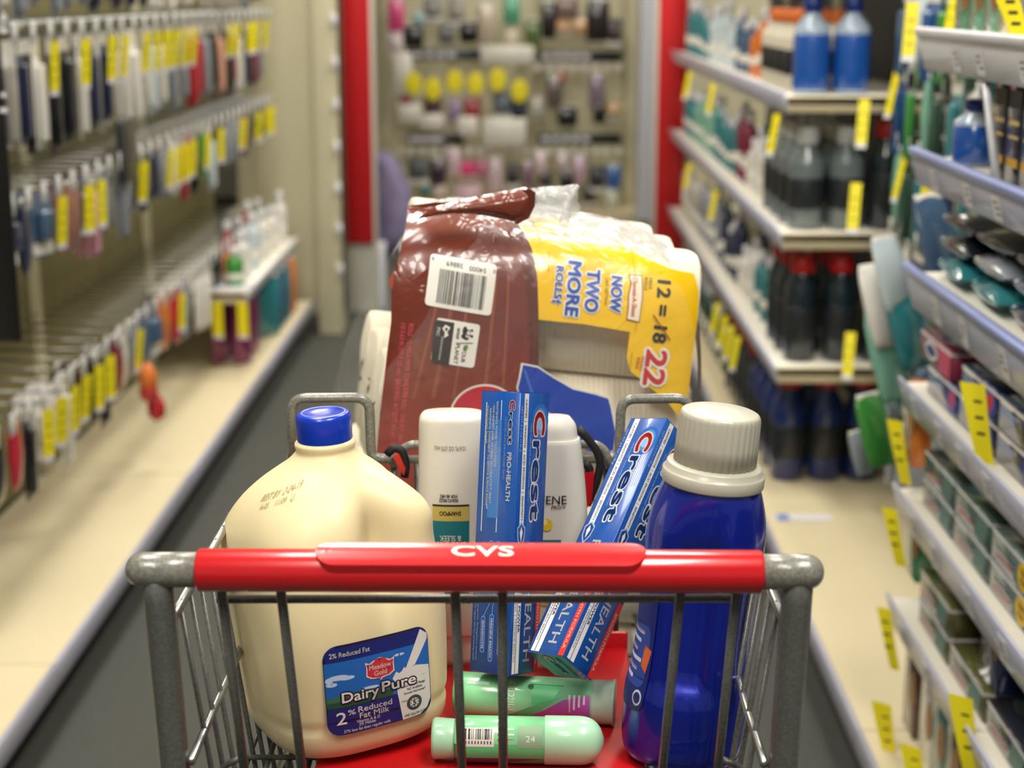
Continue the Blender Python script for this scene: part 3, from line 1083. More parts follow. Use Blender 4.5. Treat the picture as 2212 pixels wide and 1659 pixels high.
def face_main(P, L_):
    dots(P, 14, 6, 40, L_ * .30, 1)
    dots(P, 14, L_ * .62, 40, L_ - 4, 1)
    halo(P, 30, L_ * .10, 12)
    crest(P, 29, L_ * .065, 13.5, L_ * .40)
    P.rect(6, 1, 12, L_ * .47, cwh, 1)
    P.text('CAVITIES  |  GINGIVITIS  |  ACID EROSION†  |  SENSITIVITY', 9, L_ * .24, 2.6, hexmat('#26345a'), 2, rot=90, w=L_ * .43, bold=.03)
    P.poly([(3, L_ * .48), (9, L_ * .455), (15, L_ * .48), (14, L_ * .52), (9, L_ * .555), (4, L_ * .52)], csil, 2)
    P.poly([(4.2, L_ * .483), (9, L_ * .465), (13.8, L_ * .483), (12.8, L_ * .518), (9, L_ * .545), (5.2, L_ * .518)], cdk, 3)
    P.poly([(9, L_ * .475), (11, L_ * .495), (9, L_ * .53), (7, L_ * .495)], cwh, 4)
    P.rect(4, L_ * .57, 8, L_ - 1.5, cwh, 1)
    P.rect(8.8, L_ * .57, 13.5, L_ - 1.5, cwh, 1)
    P.text('TARTAR | WHITENING  |  FRESHENS BREATH', 6, L_ * .77, 2.0, hexmat('#444a5c'), 2, rot=90, w=L_ * .36, bold=.01)
    P.text('WHITENING POWER', 11.2, L_ * .72, 2.9, hexmat('#26345a'), 2, rot=90, w=L_ * .26, bold=.04)
    P.text('PRO-HEALTH', 24, L_ * .745, 9.0, cwh, 2, rot=90, w=L_ * .42, bold=.012)
    P.rect(35.5, L_ * .70, 41.8, L_ - .6, cred, 1)
    P.text('SMOOTH FORMULA', 38.6, L_ * .855, 2.8, cwh, 2, rot=90, w=L_ * .23, bold=.02)
    P.text('HEALTHIER GUMS AND STRONGER TEETH*', 17, L_ * .25, 1.5, csil, 2, rot=90, w=L_ * .28)
    P.text('NET WT 6.3 OZ (178 g)', 3, L_ * .13, 2.0, csil, 2, rot=90, w=L_ * .16)
def face_back(P, L_):
    dots(P, 3, 6, 40, L_ * .5, 2)
    P.rect(12, L_ * .1, 24, L_ * .45, hexmat('#2a72c2', .3, 1), 1)
    P.rect(6, L_ * .04, 6.7, L_ * .50, cwh, 1)
    P.rect(22.3, L_ * .03, 23, L_ * .50, cwh, 1)
    for i, (t, a, b_) in enumerate((('WHITENING POWER TOOTHPASTE:', .035, .27), ('· HAS HIGHEST LEVEL OF CREST PRO-HEALTH\'S™ GREAT', .045, .40), ('WHITENING INGREDIENT TO REMOVE SURFACE STAINS**', .06, .42), ('· STRENGTHENS ENAMEL', .045, .19))):
        P.text(t, 18.2 - i * 3.6, L_ * (a + b_) / 2, 2.1, cwh, 3, rot=90, w=L_ * (b_ - a), bold=.035)
    crest(P, 34.5, L_ * .03, 5.0, L_ * .16)
    P.text('PRO-HEALTH', 33.5, L_ * .30, 4.2, cwh, 3, rot=90, w=L_ * .17, bold=.03)
    P.text('HEALTHIER GUMS AND STRONGER TEETH*', 28, L_ * .20, 1.5, csil, 3, rot=90, w=L_ * .22, bold=.02)
    ring_ = csil
    for x, y0, t in ((10.5, .54, 'PLAQUE'), (18, .53, 'SENSITIVITY'), (25.5, .53, 'WHITENS'), (33, .545, 'TARTAR'), (13, .80, 'GINGIVITIS'), (22, .79, 'FRESHENS BREATH'), (31.5, .78, 'ACID EROSION†')):
        ln_ = .055 + .0075 * len(t)
        P.rrect(x, L_ * (y0 + ln_ / 2), 4.4, L_ * ln_, 2.1, ring_, 2)
        P.rrect(x, L_ * (y0 + ln_ / 2), 3.7, L_ * ln_ - .8, 1.8, cb, 3)
        P.text(t, x, L_ * (y0 + ln_ / 2), 1.9, cwh, 4, rot=90, w=L_ * (ln_ - .03), bold=.03)
        if y0 > .7:
            P.poly([(x, L_ * y0), (x + .35, L_ * y0), (24, L_ * .715), (23.6, L_ * .715)], ring_, 1)
    P.disc(24, L_ * .68, 6.5, 7.5, csil, 2)
    P.disc(24, L_ * .68, 5.7, 6.6, cb, 3)
    P.poly([(21, L_ * .66), (27, L_ * .655), (26, L_ * .70), (22, L_ * .70)], cwh, 4)
    for i, t in enumerate(('Fights plaque and gingivitis. Strengthens enamel.', 'Any questions? Use the regular size for whitening teeth')):
        P.text(t, 7.0 - i * 3.0, L_ * .80, 1.4, csil, 3, rot=90, w=L_ * .32, bold=.02)
def carton(label, Bp, Tp, e1cam, left, right):
    a = (Tp - Bp)
    Lg = a.length
    a.normalize()
    e1 = ROT @ Vector(e1cam)
    e1 = (e1 - a * e1.dot(a)).normalized()
    e2 = e1.cross(a).normalized()
    o = empty('toothpaste_carton', (0, 0, 0), label=label, category='box', group='toothpaste cartons in the cart seat')
    M = Matrix((e2, e1, a)).transposed().to_4x4()
    M.translation = Bp
    o.matrix_world = M
    b = MB()
    b.box((CS / 2, CS / 2, Lg / 2), (CS, CS, Lg), 'carton_blue', .0007, 1)
    b.box((CS / 2, CS / 2, .0005), (CS * .985, CS * .985, .0012), cdk)
    b.box((CS / 2, CS / 2, Lg - .0005), (CS * .985, CS * .985, .0012), cdk)
    L_ = Lg * 1000
    for art, side in ((left, 0), (right, 1)):
        P = Print()
        art(P, L_)
        k = CS / 42.5
        if side == 0:
            P.emit(b, lambda x, y, l: Vector((-.00012 - l * .00006, CS - x * k, Lg - y / 1000)))
        else:
            P.emit(b, lambda x, y, l: Vector((x * k, -.00012 - l * .00006, Lg - y / 1000)))
    P = Print()
    P.text('C', 8, 19, 8, cwh, 1, bold=.08)
    P.text('rest', 23, 19, 8, hexmat('#3d8bb4'), 1, w=21, bold=.04)
    P.text('PRO-HEALTH', 21, 31, 4.6, hexmat('#2f6390'), 1, w=32, bold=.02)
    P.emit(b, lambda x, y, l: Vector((x * CS / 42.5, CS - y * CS / 42.5, -.0004 - l * .00006)))
    b.build('carton', o)
    return o
carton('blue toothpaste carton standing upright, back panel print towards the handle', at(1098, 1462, 1.285), at(1125, 847, 1.345), (-.80, -.03, -.6), face_back, face_main)
carton('blue toothpaste carton leaning to the right against the dark blue bottle', at(1217, 1418, 1.255), at(1441, 903, 1.40), (-.70, -.037, -.671), face_main, face_main)

# ------------------------------------------------------------------ paper towel pack
TA, TR = rad(9), rad(7.5)
tn = Vector((math.sin(TA), -math.cos(TA), 0))                     # outward normal of the big face
t0 = Vector((math.cos(TA), math.sin(TA), 0))
tex = t0 * math.cos(TR) + Vector((0, 0, -math.sin(TR)))
tez = t0 * math.sin(TR) + Vector((0, 0, math.cos(TR)))
TP = at(1172, 1100, 1.66)
TA_, TB_, TH_ = .176, .300, .185
pack = empty('paper_towel_pack', TP + Vector((0, 0, 0)), label='large pack of white paper towel rolls in brown and yellow printed film in the basket', category='paper towels')
def TL(p):
    return Vector(p) - TP
def uv(px, py):
    p = at_plane(px, py, TP, tn)
    d = p - TP
    return d.dot(tex), d.dot(tez)
def face_pt(u, v, lift=0):
    s = min(.985, abs(u / (TA_ * (1.3 if u < 0 else 1))) ** 6 + abs(v / TB_) ** 7)
    dep = TH_ * (1 - (1 - s) ** (1 / 3.6)) * .8
    wob = .0022 * noise.noise(Vector((u * 14, v * 14, 1.3))) + .0012 * noise.noise(Vector((u * 45, v * 30, 4)))
    return tex * u + tez * v + tn * (-dep + lift + wob)
def film_at(px, py, lift):
    u, v = uv(px, py)
    return face_pt(u, v, lift)
# rolls: 4 high, 3 deep, axis along the pack's width
ROLLS = []
RH = .0725
for row in range(4):
    for col in range(3):
        b = MB()
        cv = TB_ - .016 - RH - row * 2 * RH * .985
        cw = -.026 - .056 - col * .108
        rg = []
        hl = TA_ - .018
        L0 = (.24, .05, .02, .01)[row]
        for t, k in ((-1, .2), (-1, .93), (-.985, .985), (-.95, 1), (0, 1.005), (.95, 1), (.985, .985), (1, .93), (1, .2)):
            rr = []
            for j in range(40):
                a = 2 * math.pi * j / 40
                cx, sx = math.cos(a), math.sin(a)
                q = (abs(cx) ** 2.7 + abs(sx) ** 2.7) ** (-1 / 2.7)
                x = (hl * t if t > 0 else (hl + .036) * t * (1 - L0)) * (.93 if row == 0 and t > 0 else 1) + (.004 * noise.noise(Vector((row, col, j * .2))))
                rr.append(tex * x + tez * (cv + RH * q * sx * k) + tn * (cw + .0545 * q * cx * k))
            rg.append(rr)
        b.loft(rg, 'paper', (False, False))
        # cardboard core ring seen at the ends
        b.build('paper_roll', pack)
# printed film on the big face
P = Print()
brown = [(902, 470), (960, 462), (1040, 462), (1105, 474), (1132, 492), (1147, 515), (1157, 545), (1163, 600), (1163, 700), (1161, 840), (1160, 1100), (805, 1100), (812, 1010), (822, 900), (838, 760), (846, 700), (848, 640), (858, 585), (876, 530), (890, 495)]
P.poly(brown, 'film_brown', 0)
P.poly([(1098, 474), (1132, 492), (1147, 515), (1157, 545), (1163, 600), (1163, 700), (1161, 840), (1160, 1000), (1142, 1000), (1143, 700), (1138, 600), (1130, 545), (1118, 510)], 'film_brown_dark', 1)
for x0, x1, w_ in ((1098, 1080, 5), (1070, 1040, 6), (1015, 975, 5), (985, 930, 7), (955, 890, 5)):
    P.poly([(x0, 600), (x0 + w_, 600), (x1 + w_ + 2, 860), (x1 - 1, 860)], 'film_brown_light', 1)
P.poly([(1132, 492), (1150, 492), (1240, 500), (1310, 520), (1395, 561), (1460, 588), (1515, 601), (1521, 640), (1510, 720), (1500, 780), (1492, 862), (1489, 905), (1470, 905), (1442, 868), (1385, 820), (1360, 800), (1352, 770), (1360, 716), (1262, 700), (1163, 690), (1163, 600), (1157, 545), (1147, 515)], 'film_yellow', 1)
P.poly([(1378, 560), (1380, 560), (1374, 716), (1372, 716)], hexmat('#d9a50a'), 2)
# bar code
P.rrect(997, 617, 144, 108, 8, 'print_white', 2, rot=9, k=4)
bar = Print()
bar.bars(-52, -37, 52, 34, 30, hexmat('#17130f'), 3, 11)
c_, s_ = math.cos(rad(9)), math.sin(rad(9))
for vs, fs, m_, l_ in bar.items:
    P.items.append(([(1000 + x * c_ - (y + 8) * s_, 620 + x * s_ + (y + 8) * c_) for x, y in vs], fs, m_, l_))
ink2 = hexmat('#1c1712')
P.text('54000', 1042 - 8, 585, 10, ink2, 3, rot=189, w=36)
P.text('38869', 985, 575, 10, ink2, 3, rot=189, w=36)
P.text('9', 939, 562, 8, ink2, 3, rot=189)
P.text('0', 1070, 589, 8, ink2, 3, rot=189)
# certification badge
P.rrect(983, 739, 94, 94, 7, 'print_white', 2, rot=9, k=4)
P.poly([(944, 690), (981, 696), (968, 787), (935, 781), (931, 775), (938, 697)], hexmat('#2b2522'), 3)
P.text('SUPPORTING FORESTS TOGETHER', 951, 750, 3.6, 'print_white', 4, rot=99, w=50)
P.text('FSC', 946, 715, 6, 'print_white', 4, rot=99, w=18)
P.poly([(962, 700), (972, 706), (965, 716), (968, 722), (958, 728), (960, 716), (954, 708)], 'print_white', 4)
P.poly([(963, 705), (967, 708), (963, 714), (960, 709)], hexmat('#2b2522'), 5)
for dx, dy, rx_, ry_, rr_ in ((1010, 716, 9, 6, 20), (1018, 712, 3, 3, 0), (1018, 724, 3, 3, 0), (1003, 712, 5, 9, 10), (1000, 724, 5, 5, 0), (1006, 729, 5, 3, 0)):
    P.disc(dx, dy, rx_, ry_, ink2, 3, 14, rr_)
P.disc(1013, 717, 6, 5, 'print_white', 4, 14)
P.disc(1014, 714.5, 1.6, 1.6, ink2, 5, 8)
P.disc(1013, 720.5, 1.6, 1.6, ink2, 5, 8)
P.text('WWF', 988, 718, 7, ink2, 3, rot=99, w=24, bold=.02)
P.text('YOUR', 1000, 765, 9, ink2, 3, rot=99, w=30)
P.text('PLANET', 985, 762, 9, ink2, 3, rot=99, w=42)
P.poly([(1003, 747), (1008, 742), (1010, 748), (1005, 756), (999, 749), (1001, 744)], hexmat('#5c9a3a'), 3)
P.rect(984, 738, 1020, 739.5, ink2, 3)
# small print down the left edge
pk = hexmat('#e8566a')
for i, (t, x, ln_) in enumerate((('ROLLS · 12 MEGA PAPER TOWELS PER ROLL · ONE-PLY · EACH TOWEL', 903, 300), ('110 X 6.0 IN (279 X 152 mm) · EACH ROLL 46.7 SQ FT (4.3 m²) · TOTAL 560', 886, 300))):
    P.text(t, x - 28, 700 + ln_ / 2, 10, pk, 2, rot=95.5, w=ln_, bold=.0)
# round emblem and swoosh letter, partly hidden lower down
P.disc(1046, 903, 78, 76, 'print_white', 2, 44)
P.disc(1046, 903, 74, 72, 'film_crimson', 3, 44)
def swoosh(g):
    return [(1128 - g, 785 - g), (1160, 792 - g), (1195, 815 - g), (1235, 838 - g), (1285, 850 - g), (1311 + g, 858 - g), (1316 + g, 875), (1326 + g, 930), (1322 + g, 968 + g), (1296, 978 + g), (1262, 968), (1240, 948), (1225, 925), (1205, 905), (1175, 880), (1125, 862), (1117 - g, 835), (1122 - g, 815)]
P.poly(swoosh(4), 'print_white', 4)
P.poly(swoosh(0), 'film_blue', 5)
P.poly([(1128, 795), (1134, 796), (1152, 850), (1145, 850)], hexmat('#3d6cc8'), 6)
# sales text
bl = hexmat('#1d4fae')
wo = ('print_white', .13)
P.text('NOW', 1333, 637, 22, bl, 3, rot=98, w=72, bold=.045, outline=wo)
P.text('LIKE GETTING', 1312, 632, 6, hexmat('#5a4a10'), 3, rot=98, w=56)
P.text('TWO', 1282, 630, 27, bl, 3, rot=98, w=86, bold=.045, outline=wo)
P.text('MORE', 1241, 626, 27, bl, 3, rot=98, w=112, bold=.045, outline=wo)
P.text('ROLLS†', 1209, 618, 15, bl, 3, rot=98, w=78, bold=.045, outline=wo)
P.text('12 = 18', 1432, 675, 28, hexmat('#201c14'), 3, rot=98, w=130, bold=.035)
P.poly([(1410, 681), (1412, 679), (1448, 733), (1446, 736)], hexmat('#8a3b14'), 5)
P.text('22', 1414, 793, 44, hexmat('#d0342a'), 3, rot=98, w=74, bold=.035, outline=wo)
P.text('MEGA', 1410, 616, 7, ink2, 3, rot=98, w=24)
P.text('ROLLS', 1400, 616, 7, ink2, 3, rot=98, w=26)
P.text('REGULAR', 1386, 784, 6.5, hexmat('#c0392b'), 3, rot=98, w=32, bold=.02)
P.text('ROLLS', 1376, 782, 6.5, hexmat('#c0392b'), 3, rot=98, w=24, bold=.02)
P.text('Sized on total sheets', 1361, 782, 3.5, hexmat('#8a6a10'), 3, rot=98, w=44)
P.text('Sized & Certified', 1191, 570, 4, hexmat('#8a6a10'), 3, rot=98, w=40)
ed = hexmat('#6d4a2a')
def ribbon(g):
    return [(1366 - g, 599 - g), (1391 + g, 600 - g), (1389 + g, 640), (1380 + g, 690), (1379 + g, 694 + g), (1354 - g, 688 + g), (1358 - g, 665), (1360 - g, 640), (1368 - g, 615)]
P.poly(ribbon(2), ed, 3)
P.poly(ribbon(0), hexmat('#f4e4c8'), 4)
P.text('Choose-A-Sheet', 1372, 643, 10, hexmat('#d2402e'), 5, rot=97, w=82, bold=.012)
b = MB()
P.emit(b, lambda x, y, l: film_at(x, y, .004 + l * .0006), 9)
b.build('printed_film', pack, label='brown, yellow and blue printed wrapper with lettering')
# clear film shell round the whole pack
def warp(u, v, n_):
    t = max(0, min(1, (v - .06) / (TB_ - .06)))
    t = t * t * (3 - 2 * t)
    u *= (1.22 if u < 0 else 1) * (1 - (.27 if u < 0 else .12) * t)
    return tex * u + tez * (v - .012 * t * max(0, u / TA_)) + tn * n_
def shell_pt(th, ph, add=.0):
    d = Vector((math.cos(ph) * math.cos(th), math.cos(ph) * math.sin(th), math.sin(ph)))
    e = (abs(d.x / (TA_ + .004)) ** 7 + abs(d.y / TH_) ** 3.2 + abs(d.z / (TB_ + .002)) ** 6) ** (-1 / 6.0)
    lo, hi = .01, .6
    for _ in range(22):
        r = (lo + hi) / 2
        f = abs(d.x * r / (TA_ + .004)) ** 7 + abs(d.y * r / TH_) ** 3.2 + abs(d.z * r / (TB_ + .002)) ** 6
        if f > 1:
            hi = r
        else:
            lo = r
    r = lo + add
    wob = .004 * noise.noise(d * 7) + .002 * noise.noise(d * 19)
    q = d * (r + wob)
    return warp(q.x, q.z, -TH_ + q.y + .021)
b = MB()
NT, NP = 120, 60
rings = [[shell_pt(2 * math.pi * j / NT, rad(-88 + 176 * i / NP)) for j in range(NT)] for i in range(NP + 1)]
b.loft(rings, 'film', (False, False))
k_ = b.mi('film_crown')
for i, f in enumerate(b.F):
    if (b.V[f[0]].dot(tez)) > TB_ - .075 + .02 * noise.noise(b.V[f[0]] * 20) and max(b.V[q].dot(tn) for q in f) < -.042:
        b.M[i] = k_
b.build('clear_film', pack, label='clear crinkled plastic film')
# printed film on the left end (seen edge on) and the dark strip on the right edge
b = MB()
def end_pt(side, v, d, lift):
    s = min(.99, abs(v / (TB_ + .002)) ** 6 + abs(d) ** 3.2)
    u = (TA_ + .004) * (1 - s) ** (1 / 7)
    return warp(side * (u + lift), v, -TH_ + .012 - d * TH_)
def patch(side, v0, v1, d0, d1, m, fn0=None, n=24):
    rg = []
    for i in range(n + 1):
        row = []
        for j in range(n + 1):
            t = i / n
            dd0, dd1 = (fn0(t) if fn0 else (d0, d1))
            row.append(end_pt(side, v0 + (v1 - v0) * t, dd0 + (dd1 - dd0) * j / n, .0025))
        rg.append(row)
    vs = [p for r_ in rg for p in r_]
    fs = [(i * (n + 1) + j, i * (n + 1) + j + 1, (i + 1) * (n + 1) + j + 1, (i + 1) * (n + 1) + j) for i in range(n) for j in range(n)]
    b.add(vs, fs, m, True)
patch(-1, .285, .205, 0, 0, 'film_red', lambda t: (-.80, -.2 + .2 * (1 - t)))
b.build('end_print', pack, label='red printed wrapper end')
b = MB()
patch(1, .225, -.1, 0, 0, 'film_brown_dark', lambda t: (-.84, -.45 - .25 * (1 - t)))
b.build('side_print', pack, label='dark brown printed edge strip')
# folded gusset on top
def top_pt(base):
    def f(x, y, t):
        p = at_plane(x, y, TP - tn * base[0], tn)
        return p - TP + tn * (base[1] * t * base[2])
    return f
b = MB()
flap = [(898, 474), (915, 462), (940, 446), (1000, 430), (1060, 418), (1135, 404), (1150, 410), (1149, 440), (1136, 466), (1112, 479), (1070, 470), (1020, 462), (975, 460), (935, 466)]
pillow(b, flap, top_pt((.012, .022, 1)), top_pt((.012, .004, -1)), 'film_brown', 9, 22)
P = Print()
P.poly([(1122, 407), (1135, 404), (1150, 410), (1149, 440), (1136, 466), (1112, 479), (1104, 477), (1124, 455), (1134, 430), (1132, 414)], 'film_brown_dark', 1)
P.emit(b, lambda x, y, l: at_plane(x, y, TP - tn * .012, tn) - TP + tn * .0195, 9)
b.build('folded_gusset', pack, label='brown printed film folded over the top')
b = MB()
knot = [(1140, 408), (1175, 403), (1215, 401), (1247, 397), (1250, 425), (1246, 432), (1257, 452), (1240, 470), (1205, 482), (1150, 484), (1130, 470), (1146, 440)]
pillow(b, knot, top_pt((.03, .012, 1)), top_pt((.03, .012, -1)), 'film_milky', 9, 26)
b.tube([at_plane(x, y, TP - tn * .018, tn) - TP for x, y in ((1250, 400), (1236, 420), (1225, 440), (1222, 465), (1216, 488))], [.002, .003, .004, .005, .006], 'film_milky', 8)
b.build('film_knot', pack, label='knot of clear film standing up from the top')
# ------------------------------------------------------------------ the room
def slab(name, c, d, m, **kw):
    b = MB()
    b.box(c, d, m)
    return b.build(name, None, kind='structure', **kw)
slab('floor', (0, 5, -.05), (16, 18, .1), 'floor_dark')
slab('ceiling', (0, 5, 3.25), (16, 18, .1), 'ceiling_white')
slab('wall_back', (0, 11.6, 1.6), (16, .1, 3.2), 'wall_paint')
# ceiling lamps
for i, (x, y) in enumerate(LAMPS):
    o = empty('ceiling_lamp', (x, y, 3.2), label=['fluorescent ceiling panel over the aisle, ' + s for s in ('behind the camera', 'nearest right', 'second on the left', 'second on the right', 'third on the left', 'third on the right', 'fourth on the left', 'over the cross aisle on the right')][i], category='ceiling light')
    b = MB()
    for s in (-1, 1):
        b.box((s * .31, 0, -.02), (.02, 1.24, .04), 'rail_white')
        b.box((0, s * .61, -.02), (.6, .02, .04), 'rail_white')
    b.build('frame', o)
    b = MB()
    b.box((0, 0, -.01), (.6, 1.2, .008), 'lamp_glow')
    b.build('diffuser', o)
    ld = bpy.data.lights.new('lamp', 'AREA')
    ld.shape = 'RECTANGLE'
    ld.size, ld.size_y = .58, 1.18
    ld.energy = LAMP_W * (1.75 if y < 1 else 1)
    ld.color = (1, .965, .90)
    lo = bpy.data.objects.new('lamp', ld)
    COL.objects.link(lo)
    lo.parent = o
    lo.location = (0, 0, -.03)

# ------------------------------------------------------------------ left gondola
def gondola(y0, y1, xf, xb, zdeck, ztop, label, front_step=0, name='shelving_unit', board='peg_board'):
    """open-fronted base deck with perforated back; xf front edge, xb back board"""
    sg = 1 if xb > xf else -1
    o = empty(name, ((xf + xb) / 2, (y0 + y1) / 2, 0), label=label, category='shelving')
    ox, oy = (xf + xb) / 2, (y0 + y1) / 2
    ym, yl = 0, y1 - y0 - .003
    b = MB()
    b.box((0, 0, zdeck - .012), (abs(xb - xf), yl, .024), 'cream_deck')
    b.build('base_deck', o, label='cream base deck')
    b = MB()
    b.box((xf - ox - sg * .004, 0, zdeck - .022), (.01, yl, .05), 'grey_rail', .002, 1)
    b.build('deck_edge', o, label='grey edge strip')
    b = MB()
    b.box((xf - ox + sg * .06, 0, (zdeck - .03) / 2), (.02, yl, zdeck - .03), 'kick_dark')
    b.build('kick_plate', o)
    b = MB()
    b.box((xb - ox + sg * .01, 0, ztop / 2 + .08), (.02, yl, ztop - .16), board)
    # rows of peg holes
    m = 'kick_dark'
    z = .25
    while z < ztop - .1:
        y = -yl / 2 + .03
        while y < yl / 2:
            b.add([(xb - ox - sg * .0006, y + dy, z + dz) for dy, dz in ((-.003, -.003), (.003, -.003), (.003, .003), (-.003, .003))], [(0, 1, 2, 3)], m)
            y += .0508 * 1.5
        z += .0762
    b.build('back_board', o)
    b = MB()
    b.box((xb - ox - sg * .006, -yl / 2 + .012, ztop / 2 + .07), (.03, .03, ztop - .16), 'column_cream')
    b.build('upright', o)
    return o
XLB, XLF = -1.30, -.91
for i in range(4):
    y0 = 1.62 + i * 1.27
    gondola(y0, y0 + 1.27, XLF, XLB, .15, 2.1, ['left aisle shelving bay ' + s for s in ('behind the black sign', 'next after the black sign', 'third along, in the middle of the aisle', 'at the far end beside the cream column')][i])
# end column with slotted strip
b = MB()
b.box((-.96, 6.83, 1.55), (.36, .12, 2.95), 'column_cream', .008)
b.box((-.83, 6.80, 1.5), (.10, .18, 3.0), 'column_cream', .006)
for k in range(11):
    b.box((-.785, 6.70, .28 + k * .17), (.024, .014, .05), 'tag_white', .003, 1)
b.build('column', None, label='tall cream end column of the left shelving with white slots', category='column')
# red signs at the aisle end
for (px0, px1, Y, zb, lab) in ((742, 801, 7.2, .32, 'tall narrow red panel beside the cream column, on the left of the aisle end'), (1421, 1482, 7.2, .12, 'tall narrow red panel at the aisle end, behind the right shelving')):
    x0, x1 = at(px0, 200, Y).x, at(px1, 200, Y).x
    o = empty('red_panel', ((x0 + x1) / 2, Y, 0), label=lab, category='sign')
    b = MB()
    b.box((0, 0, 1.5 + zb / 2), (x1 - x0, .03, 3.0 - zb), 'sign_red', .004, 1)
    b.build('panel', o)
    b = MB()
    b.box((0, .05, 1.5), (x1 - x0 + .03, .06, 3.0), 'shelf_white', .004, 1)
    b.build('post', o, label='off-white post behind the red panel')
# off-white low plinth under the left red panel
b = MB()
b.box((at(770, 600, 7.3).x, 7.34, .15), (.26, .12, .3), 'rail_white', .006)
b.build('plinth', None, label='low off-white plinth under the left red panel', category='plinth')
# black blade sign on the left
xa = at(-60, 300, 2.95).x
xb_ = at(46, 735, 2.95).x
zb = at(30, 737, 2.95).z
b = MB()
b.box(((xa + xb_) / 2 - .03, 2.95, (zb + 2.0) / 2), (xb_ - xa + .06, .012, 2.0 - zb), 'sign_black', .002, 1)
P = Print()
for i, (yy, ww) in enumerate(((38, 16), (66, 20), (205, 12), (238, 18), (30, 6))):
    P.rrect(8, yy, ww, 11, 4, 'tag_white', 0)
P.emit(b, lambda x, y, l: at(x, y, 2.943))
b.build('hanging_sign', None, label='matte black vertical sign with white marks at the left edge of the aisle', category='sign')

# ------------------------------------------------------------------ peg hooks, hanging packs, price tags (prototypes)
def proto_hook(length):
    o = empty('peg_hook', (0, 0, -20))
    b = MB()
    b.tube([(0, 0, 0), (length, 0, .0), (length + .01, 0, .012)], .0028, 'zinc', 6)
    b.tube([(0, 0, .028), (length * .98, 0, .026)], .002, 'zinc', 6)
    h = b.build('wire', o)
    b = MB()
    b.box((length + .012, 0, .012), (.003, .034, .046 if length > .2 else .034), 'tag_clear' if length > .2 else 'print_white', .001, 1)
    b.box((length + .0137, 0, .016), (.0006, .026, .012), 'print_white')
    l_ = b.build('label_plate', o, label='pale plastic label plate')
    return reg(o, h, l_)
HOOK = proto_hook(.27)
HOOK_S = proto_hook(.16)
def proto_pack(kind):
    o = empty('hanging_pack', (0, 0, -20))
    b = MB()
    if kind == 'card':       # long card with blister (faces +x)
        b.box((0, 0, -.115), (.003, .062, .23), 'tint', .001, 1)
        b.box((.0018, 0, -.02), (.001, .058, .03), 'print_white')
        c = b.build('card', o)
        b = MB()
        b.box((.011, 0, -.135), (.018, .034, .16), 'tint_gloss', .007, 3)
        d = b.build('blister', o)
    elif kind == 'wide':
        b.box((0, 0, -.075), (.003, .095, .15), 'tint', .001, 1)
        b.box((.0018, 0, -.13), (.001, .09, .028), 'print_white')
        c = b.build('card', o)
        b = MB()
        b.box((.013, 0, -.075), (.022, .06, .07), 'tint_gloss', .01, 3)
        d = b.build('blister', o)
    else:                    # pouch
        rg = []
        for t, w_, th in ((0, .036, .002), (.05, .04, .003), (.15, .043, .012), (.5, .045, .017), (.85, .043, .012), (.95, .041, .003), (1, .039, .002)):
            rg.append([Vector((th * math.sin(a), w_ * math.cos(a), -.17 * t)) for a in [2 * math.pi * j / 16 for j in range(16)]])
        b.loft(rg, 'tint_gloss')
        c = b.build('pouch', o)
        b = MB()
        b.box((.0, 0, -.012), (.005, .07, .026), 'print_white', .001, 1)
        d = b.build('header', o)
    return reg(o, c, d)
CARD, WIDE, POUCH = proto_pack('card'), proto_pack('wide'), proto_pack('pouch')
def proto_tag(L_, w_=.031):
    b = MB()
    b.box((0, 0, -L_ * .45), (.0012, w_, L_ * .9), 'tag_yellow')
    b.box((0, 0, -L_ * .95), (.0012, w_, L_ * .1), 'tag_white')
    for k in range(3):
        b.box((.0009, 0, -L_ * (.3 + .2 * k)), (.0004, w_ * .5, L_ * .03), 'tag_ink')
    o = b.build('price_tag')
    o.location = (0, 0, -20)
    return o
TAG = proto_tag(.115)
PROTOS = [HOOK, HOOK_S, CARD, WIDE, POUCH, TAG]
CN = {'#1d4f86': 'blue', '#2a3350': 'navy', '#e4e0d8': 'white', '#b8b0a0': 'tan', '#8f949c': 'grey', '#1d2126': 'black', '#b02430': 'red', '#d8a48c': 'peach', '#7c2440': 'maroon', '#2f7d84': 'teal', '#4a342c': 'brown', '#d79aa6': 'pink', '#3f8f3c': 'green', '#de7a2a': 'orange', '#d9c62e': 'yellow', '#7a1f54': 'purple', '#c9d8dc': 'pale blue', '#2d4a3a': 'dark green', '#7fb6a0': 'mint', '#46607e': 'slate blue', '#c4283c': 'crimson', '#9a6a5c': 'dusty rose'}
rev = {v: k for k, v in CN.items()}
def lin4(n):
    return lin(rev[n])
ORD = ['first', 'second', 'third', 'fourth', 'fifth', 'sixth', 'seventh', 'eighth', 'ninth', 'tenth', 'eleventh', 'twelfth', '13th', '14th', '15th', '16th', '17th', '18th', '19th', '20th'] + [f'{i}{"st" if i % 10 == 1 else "nd" if i % 10 == 2 else "rd" if i % 10 == 3 else "th"}' for i in range(21, 80)]
rnd = random.Random(3)
XT = -1.015          # where the hook tips end on the left
